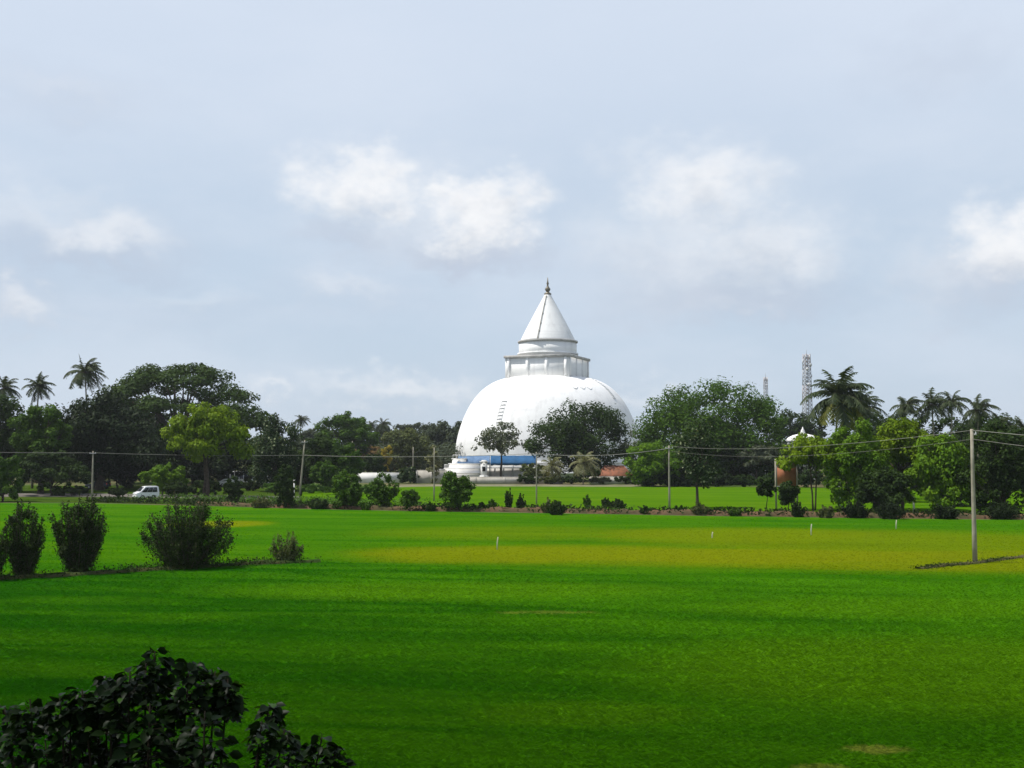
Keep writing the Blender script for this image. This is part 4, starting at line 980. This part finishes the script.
bush('small dark bush on the bank above the feathery shrub', 233, 477, 505, 9, 'dark', 1300, 64)
bush('low bush on the bank right of the airy bush', 410, 490, 511, 9, 'mid', 900, 65)
for i, (lbl, x, t, b, h) in enumerate((('tiny bush just right of the round dark green bush', 482, 500, 511, 5), ('little bush left of the upright bank shrub', 492, 497, 511, 5), ('slim upright shrub on the bank below the deep blue awning', 508.5, 486, 510, 5),
        ('thin crooked shrub right of the slim upright shrub', 521, 491, 511, 5), ('low dark bush right of the thin grey pole', 548, 496, 513, 7), ('broader low dark bush touching the bank below the silvery palm', 557, 499, 515, 10),
        ('small upright shrub below the young pale palm', 587, 494, 507, 4.5), ('crooked little shrub below the orange roofed house', 606, 496, 507, 5), ('flat low shrub right of the crooked little shrub', 618, 498, 508, 9),
        ('low scrub at the foot of the slender flecked tree', 700, 501, 515, 9), ('low scrub right of the slim power pole', 680, 504, 514, 8), ('small scrub on the bank below the porch pillars', 735, 505, 516, 8),
        ('sparse low scrub on the bank left of the slim pole', 645, 505, 514, 7), ('small dark scrub below the billboard', 798, 500, 517, 9), ('scrub on the bank under the lime green tree', 826, 503, 518, 10),
        ('dark scrub right of the pale wooden post', 856, 498, 518, 14), ('dark scrub below the blackish low tree', 890, 500, 519, 16), ('dark scrub left of the tall near pole', 945, 502, 519, 16), ('dark scrub right of the tall near pole', 1000, 500, 519, 18),
        ('low scrub on the bank right of the small dark bush', 262, 496, 508, 10), ('low scrub on the bank right of the tall narrow bush', 318, 497, 509, 11), ('scrub between the roundish and airy bushes', 366, 500, 510, 7), ('scrub right of the low bush', 430, 502, 511, 8))):
    shrub('bank_scrub', lbl, GK, x, t, b, h, ('dark', 'mid', 'dark', 'hedge', 'weed')[i % 5] if i not in (15, 16, 17, 18) else 'black', 420 if h < 9 else 900, None, 100 + i, 18 if h < 9 else 30, 1.2)
for i, (lbl, x, t, hw, d, m) in enumerate((('dark shrub with pale flecks in the gap right of the white wall', 409, 467, 10, 236, 'blossom'), ('dark hedge bush left of the silvery palm trunk', 528, 476, 10, 231, 'dark'), ('olive hedge bush below the silvery palm', 550, 477, 11, 229, 'olive'),
        ('dark hedge bush behind the young pale palm', 572, 476, 11, 230, 'dark'), ('hedge bush at left end of the orange roofed house', 600, 477, 11, 229, 'grey'), ('hedge bush at right end of the orange roofed house', 626, 476, 11, 228, 'dark'),
        ('dark hedge bush below the yellow green rounded tree', 648, 474, 14, 214, 'dark'), ('dark hedge bush left of the slim power pole', 670, 474, 14, 214, 'black'), ('dark hedge bush behind the slender tree trunk', 695, 474, 14, 213, 'black'),
        ('dark hedge bush below the broad tree', 722, 474, 15, 213, 'black'), ('dark hedge bush left of the white porch pillars', 744, 475, 10, 212, 'dark'), ('dark hedge bush right of the white porch pillars', 776, 472, 14, 212, 'dark'), ('dark hedge bush behind the lime green tree', 808, 470, 18, 210, 'dark'),
        ('dark hedge bush right of the pale wooden post', 842, 470, 18, 206, 'dark'), ('dark hedge bush behind the slim white post', 918, 472, 22, 200, 'dark'), ('dark hedge bush behind the tall near pole', 975, 472, 24, 200, 'dark'),
        ('low dark hedge bush in front of the white minibus', 248, 480, 11, 192, 'hedge'), ('green hedge bush left of the leaning pole foot', 276, 482, 12, 184, 'verge'), ('green hedge bush right of the leaning pole foot', 312, 484, 12, 182, 'verge'), ('green hedge bush before the thin pole', 338, 486, 12, 176, 'verge'),
        ('green hedge bush behind the roundish bush', 362, 484, 12, 178, 'verge'), ('dark roadside bush right of the white van', 178, 482, 12, 168, 'dark'), ('dark roadside bush below the yellow green tree', 206, 480, 14, 172, 'dark'), ('dark roadside bush left of the white van', 118, 488, 9, 166, 'hedge'), ('weedy roadside bush above the egg shaped shrub', 72, 486, 14, 170, 'hedge'))):
    s = d/F
    tree('hedge_bush', lbl, GH, x, t, 450 + 7.0/s, hw, d, m, 'round', 22, 1500, None, 300 + i, None, .06, 3, 'shrub', limbs=6)

# weeds along the field edges
def weeds(name, label, line, width, n, h, mat, seed, size):
    rng = np.random.default_rng(seed); line = np.array([p[:2] for p in line]); seg = np.diff(line, axis=0); L = np.linalg.norm(seg, axis=1); cum = np.concatenate([[0], np.cumsum(L)])
    t = rng.uniform(0, cum[-1], n); i = np.clip(np.searchsorted(cum, t) - 1, 0, len(seg) - 1); fr = (t - cum[i])/L[i]
    dens = np.sin(t*.9) + np.sin(t*.37 + 1) + rng.normal(size=n)*.8; keep = dens > -.4
    p = line[i] + seg[i]*fr[:, None] + rng.normal(size=(n, 2))*width/2; p = p[keep]; k = len(p)
    hh = h*rng.uniform(.4, 1.2, k); c = np.stack([p[:,0], p[:,1], hh*rng.uniform(.2, 1.0, k)], 1)
    v, f = leaf_quads(c, unit(rng.normal(size=(k, 3)) + np.array([0, 0, .4])), size, size*.5, rng); v[:, 2] = np.maximum(v[:, 2], .01)
    tag(mesh(name, v, f, mat), label, 'weeds', None, 'stuff')
weeds('bund_weeds', 'ragged weeds along the left field bund', [gd(*p) for p in edge_px[:6]], 1.5, 4800, .42, LEAF['hedge'], 1, .15)
weeds('bund_weeds', 'dark weeds on the short bund by the tall near pole', [gd(*p) for p in [(918, 569), (945, 566), (975, 563.5), (1000, 560), (1024, 557)]], .6, 2200, .17, LEAF['hedge'], 2, .11)
weeds('bank_weeds', 'weeds growing along the earth bank', [gd(px, py - 1.5) for px, py in far_px[2:]], 2.0, 15000, .75, LEAF['hedge'], 3, .40)
weeds('verge_weeds', 'rank green growth on the verge behind the bank at left', [gd(*p) for p in [(180, 501), (260, 503), (330, 504), (400, 506)]], 8.0, 6500, .9, LEAF['verge'], 4, .32)

# standing rice in the near field (blades too many to count)
def blades(seed, n, y0, y1, inside, hlo, hhi, wk, mat, label):
    rng = np.random.default_rng(seed)
    px = rng.uniform(-40, 1064, n); py = rng.uniform(y0, y1, n); keep = inside(px, py); px, py = px[keep], py[keep]; n = len(px)
    u = (px - 512)/F; v = (384 - py)/F; b = sin(TH) + v*cos(TH); a = cos(TH) - v*sin(TH); t = -CAMH/b
    X, Y = u*t, a*t; s = Y/F
    X += rng.normal(size=n)*.5; Y += rng.normal(size=n)*.5        # nothing stands on a grid
    hgt = rng.uniform(hlo, hhi, n); w = np.maximum(.012, s*wk)*rng.uniform(.6, 1.3, n)
    an = rng.uniform(0, 2*pi, n); ln = rng.uniform(.10, .24, n); la = rng.uniform(0, 2*pi, n)
    bx, by = np.cos(an)*w/2, np.sin(an)*w/2; tx, ty = np.cos(la)*ln, np.sin(la)*ln
    z0 = np.zeros(n) - .01
    V = np.stack([np.stack([X - bx, Y - by, z0], 1), np.stack([X + bx, Y + by, z0], 1), np.stack([X + bx*.7 + tx*.45, Y + by*.7 + ty*.45, hgt*.7], 1), np.stack([X + tx, Y + ty, hgt], 1)], 1).reshape(-1, 3)
    tag(mesh('rice_plants', V, np.arange(4*n).reshape(n, 4), mat), label, 'rice', None, 'stuff')
ex = np.array([p[0] for p in edge_px]); ey = np.array([p[1] for p in edge_px]); fx_ = np.array([p[0] for p in far_px]); fy_ = np.array([p[1] for p in far_px])
blades(9, 420000, 560, 800, lambda x, y: y > np.interp(x, ex, ey) + .3, .03, .08, .55, BLADE_MAT, 'dense young green rice standing in the near field')
blades(10, 170000, 503, 592, lambda x, y: (y < np.interp(x, ex, ey) - .6) & (y > np.interp(x, fx_, fy_) + 1), .02, .06, .45, MIDBLADE_MAT, 'yellowing and green rice standing in the middle field')

# ------------------------------------------------------------------ broad-leaved bush close to the camera
def near_bush():
    rng = np.random.default_rng(21); d = 9.6; s = d/F
    X = at(150, 700, d)[0]; root = thing('broad_leaved_bush', (X, d, 0), 'dark broad leaved bush top close by in the lower left corner', 'bush')
    # shoots: pixel of the tip, reach in depth
    tips = [(155, 652, 22), (146, 664, 16), (190, 663, 22), (215, 672, 22), (228, 680, 14), (130, 672, 24), (110, 678, 22), (82, 690, 18), (98, 700, 22), (60, 698, 14), (30, 700, 16), (5, 708, 18), (-25, 705, 20),
            (175, 690, 30), (150, 705, 34), (205, 712, 28), (106, 728, 22), (262, 722, 13), (270, 704, 12), (285, 730, 16), (300, 745, 16), (322, 738, 13), (335, 752, 12), (268, 755, 20), (215, 748, 24), (180, 745, 34), (130, 755, 34), (80, 735, 30), (45, 740, 30), (10, 745, 30), (-20, 740, 26), (90, 765, 36), (200, 775, 36), (290, 772, 26), (40, 775, 34), (330, 775, 18), (70, 715, 22), (20, 722, 20), (150, 735, 32), (100, 748, 26)]
    mb = MB(); LV, LF, cnt = [], [], 0
    def leaf_at(c, ax, nr, L):
        nonlocal cnt
        b = np.cross(nr, ax); Wd = L*rng.uniform(.62, .8)/2; fold = nr*Wd*.35
        pts = [c, c + ax*L*.22 + b*Wd*.85 + fold*.8, c + ax*L*.55 + b*Wd*.95 + fold*.8 - nr*L*.03, c + ax*L*1.0 - nr*L*.14, c + ax*L*.55 - b*Wd*.95 + fold*.8 - nr*L*.03, c + ax*L*.22 - b*Wd*.85 + fold*.8, c + ax*L*.5 - nr*L*.02]
        LV.extend(pts); LF.extend([[cnt, cnt+1, cnt+6], [cnt+1, cnt+2, cnt+6], [cnt+2, cnt+3, cnt+6], [cnt+3, cnt+4, cnt+6], [cnt+4, cnt+5, cnt+6], [cnt+5, cnt, cnt+6]]); cnt += 7
    for i, (px, py, w) in enumerate(tips):
        dd = d + rng.uniform(-.7, .7)*(1 if py > 700 else .6); tip = np.array(at(px, py - 1, dd)) - np.array([X, d, 0])
        foot = np.array([tip[0]*.25 + rng.normal()*.1, tip[1]*.3, .0]); mid = np.array([tip[0]*.75 + rng.normal()*.08, tip[1]*.8, tip[2]*.62])
        ts = np.linspace(0, 1, 10)[:, None]; pts = (1-ts)**2*foot + 2*ts*(1-ts)*mid + ts**2*tip
        mb.tube(pts, np.linspace(.035, .006, 10), 6)
        n = int((34 + w*2.5)*(1.5 if py < 700 else 1.0))
        for k in range(n):
            q = rng.uniform(0, 1)**.8; r = w*s*(.25 + .95*q)*rng.uniform(.3, 1.05); an = rng.uniform(0, 2*pi)
            c = tip + np.array([cos(an)*r, sin(an)*r, -q*w*s*2.3 + rng.normal()*.02])
            ax = unit(np.array([cos(an), sin(an), rng.uniform(-.75, .25)])); nr = unit(np.cross(ax, np.cross(np.array([0, 0, 1.0]) + rng.normal(size=3)*.5, ax)))
            leaf_at(c, ax, nr, rng.uniform(.055, .135))
            if k % 4 == 0: mb.tube([c, tip + np.array([0, 0, -q*w*s*2.3 - .03])], [.003, .004], 3, False)
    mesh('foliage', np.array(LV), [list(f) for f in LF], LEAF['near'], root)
    mb.build('stem', simple('dark_bark', (0.020, 0.016, 0.011), (0.011, 0.009, 0.007), 6.0, 0.9, 0.05), root, True)
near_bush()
# ------------------------------------------------------------------ humid air
def haze(density):
    m = bpy.data.materials.new('haze'); m.use_nodes = True; nt = m.node_tree; nt.nodes.clear(); N = NT(nt)
    p = N.n('ShaderNodeVolumePrincipled'); p.inputs['Color'].default_value = (0.86, 0.90, 0.96, 1); p.inputs['Density'].default_value = density; p.inputs['Anisotropy'].default_value = 0.2
    out = N.n('ShaderNodeOutputMaterial'); nt.links.new(p.outputs[0], out.inputs['Volume'])
    b = MB(); b.box((0, 1950, 38.5), (6200, 4200, 80)); o = b.build('haze', m); tag(o, 'faint humid haze filling the air over the fields', 'haze', None, 'stuff')
haze(0.0001)
SC.render.engine = 'CYCLES'
SC.cycles.max_bounces = 6; SC.cycles.transparent_max_bounces = 4
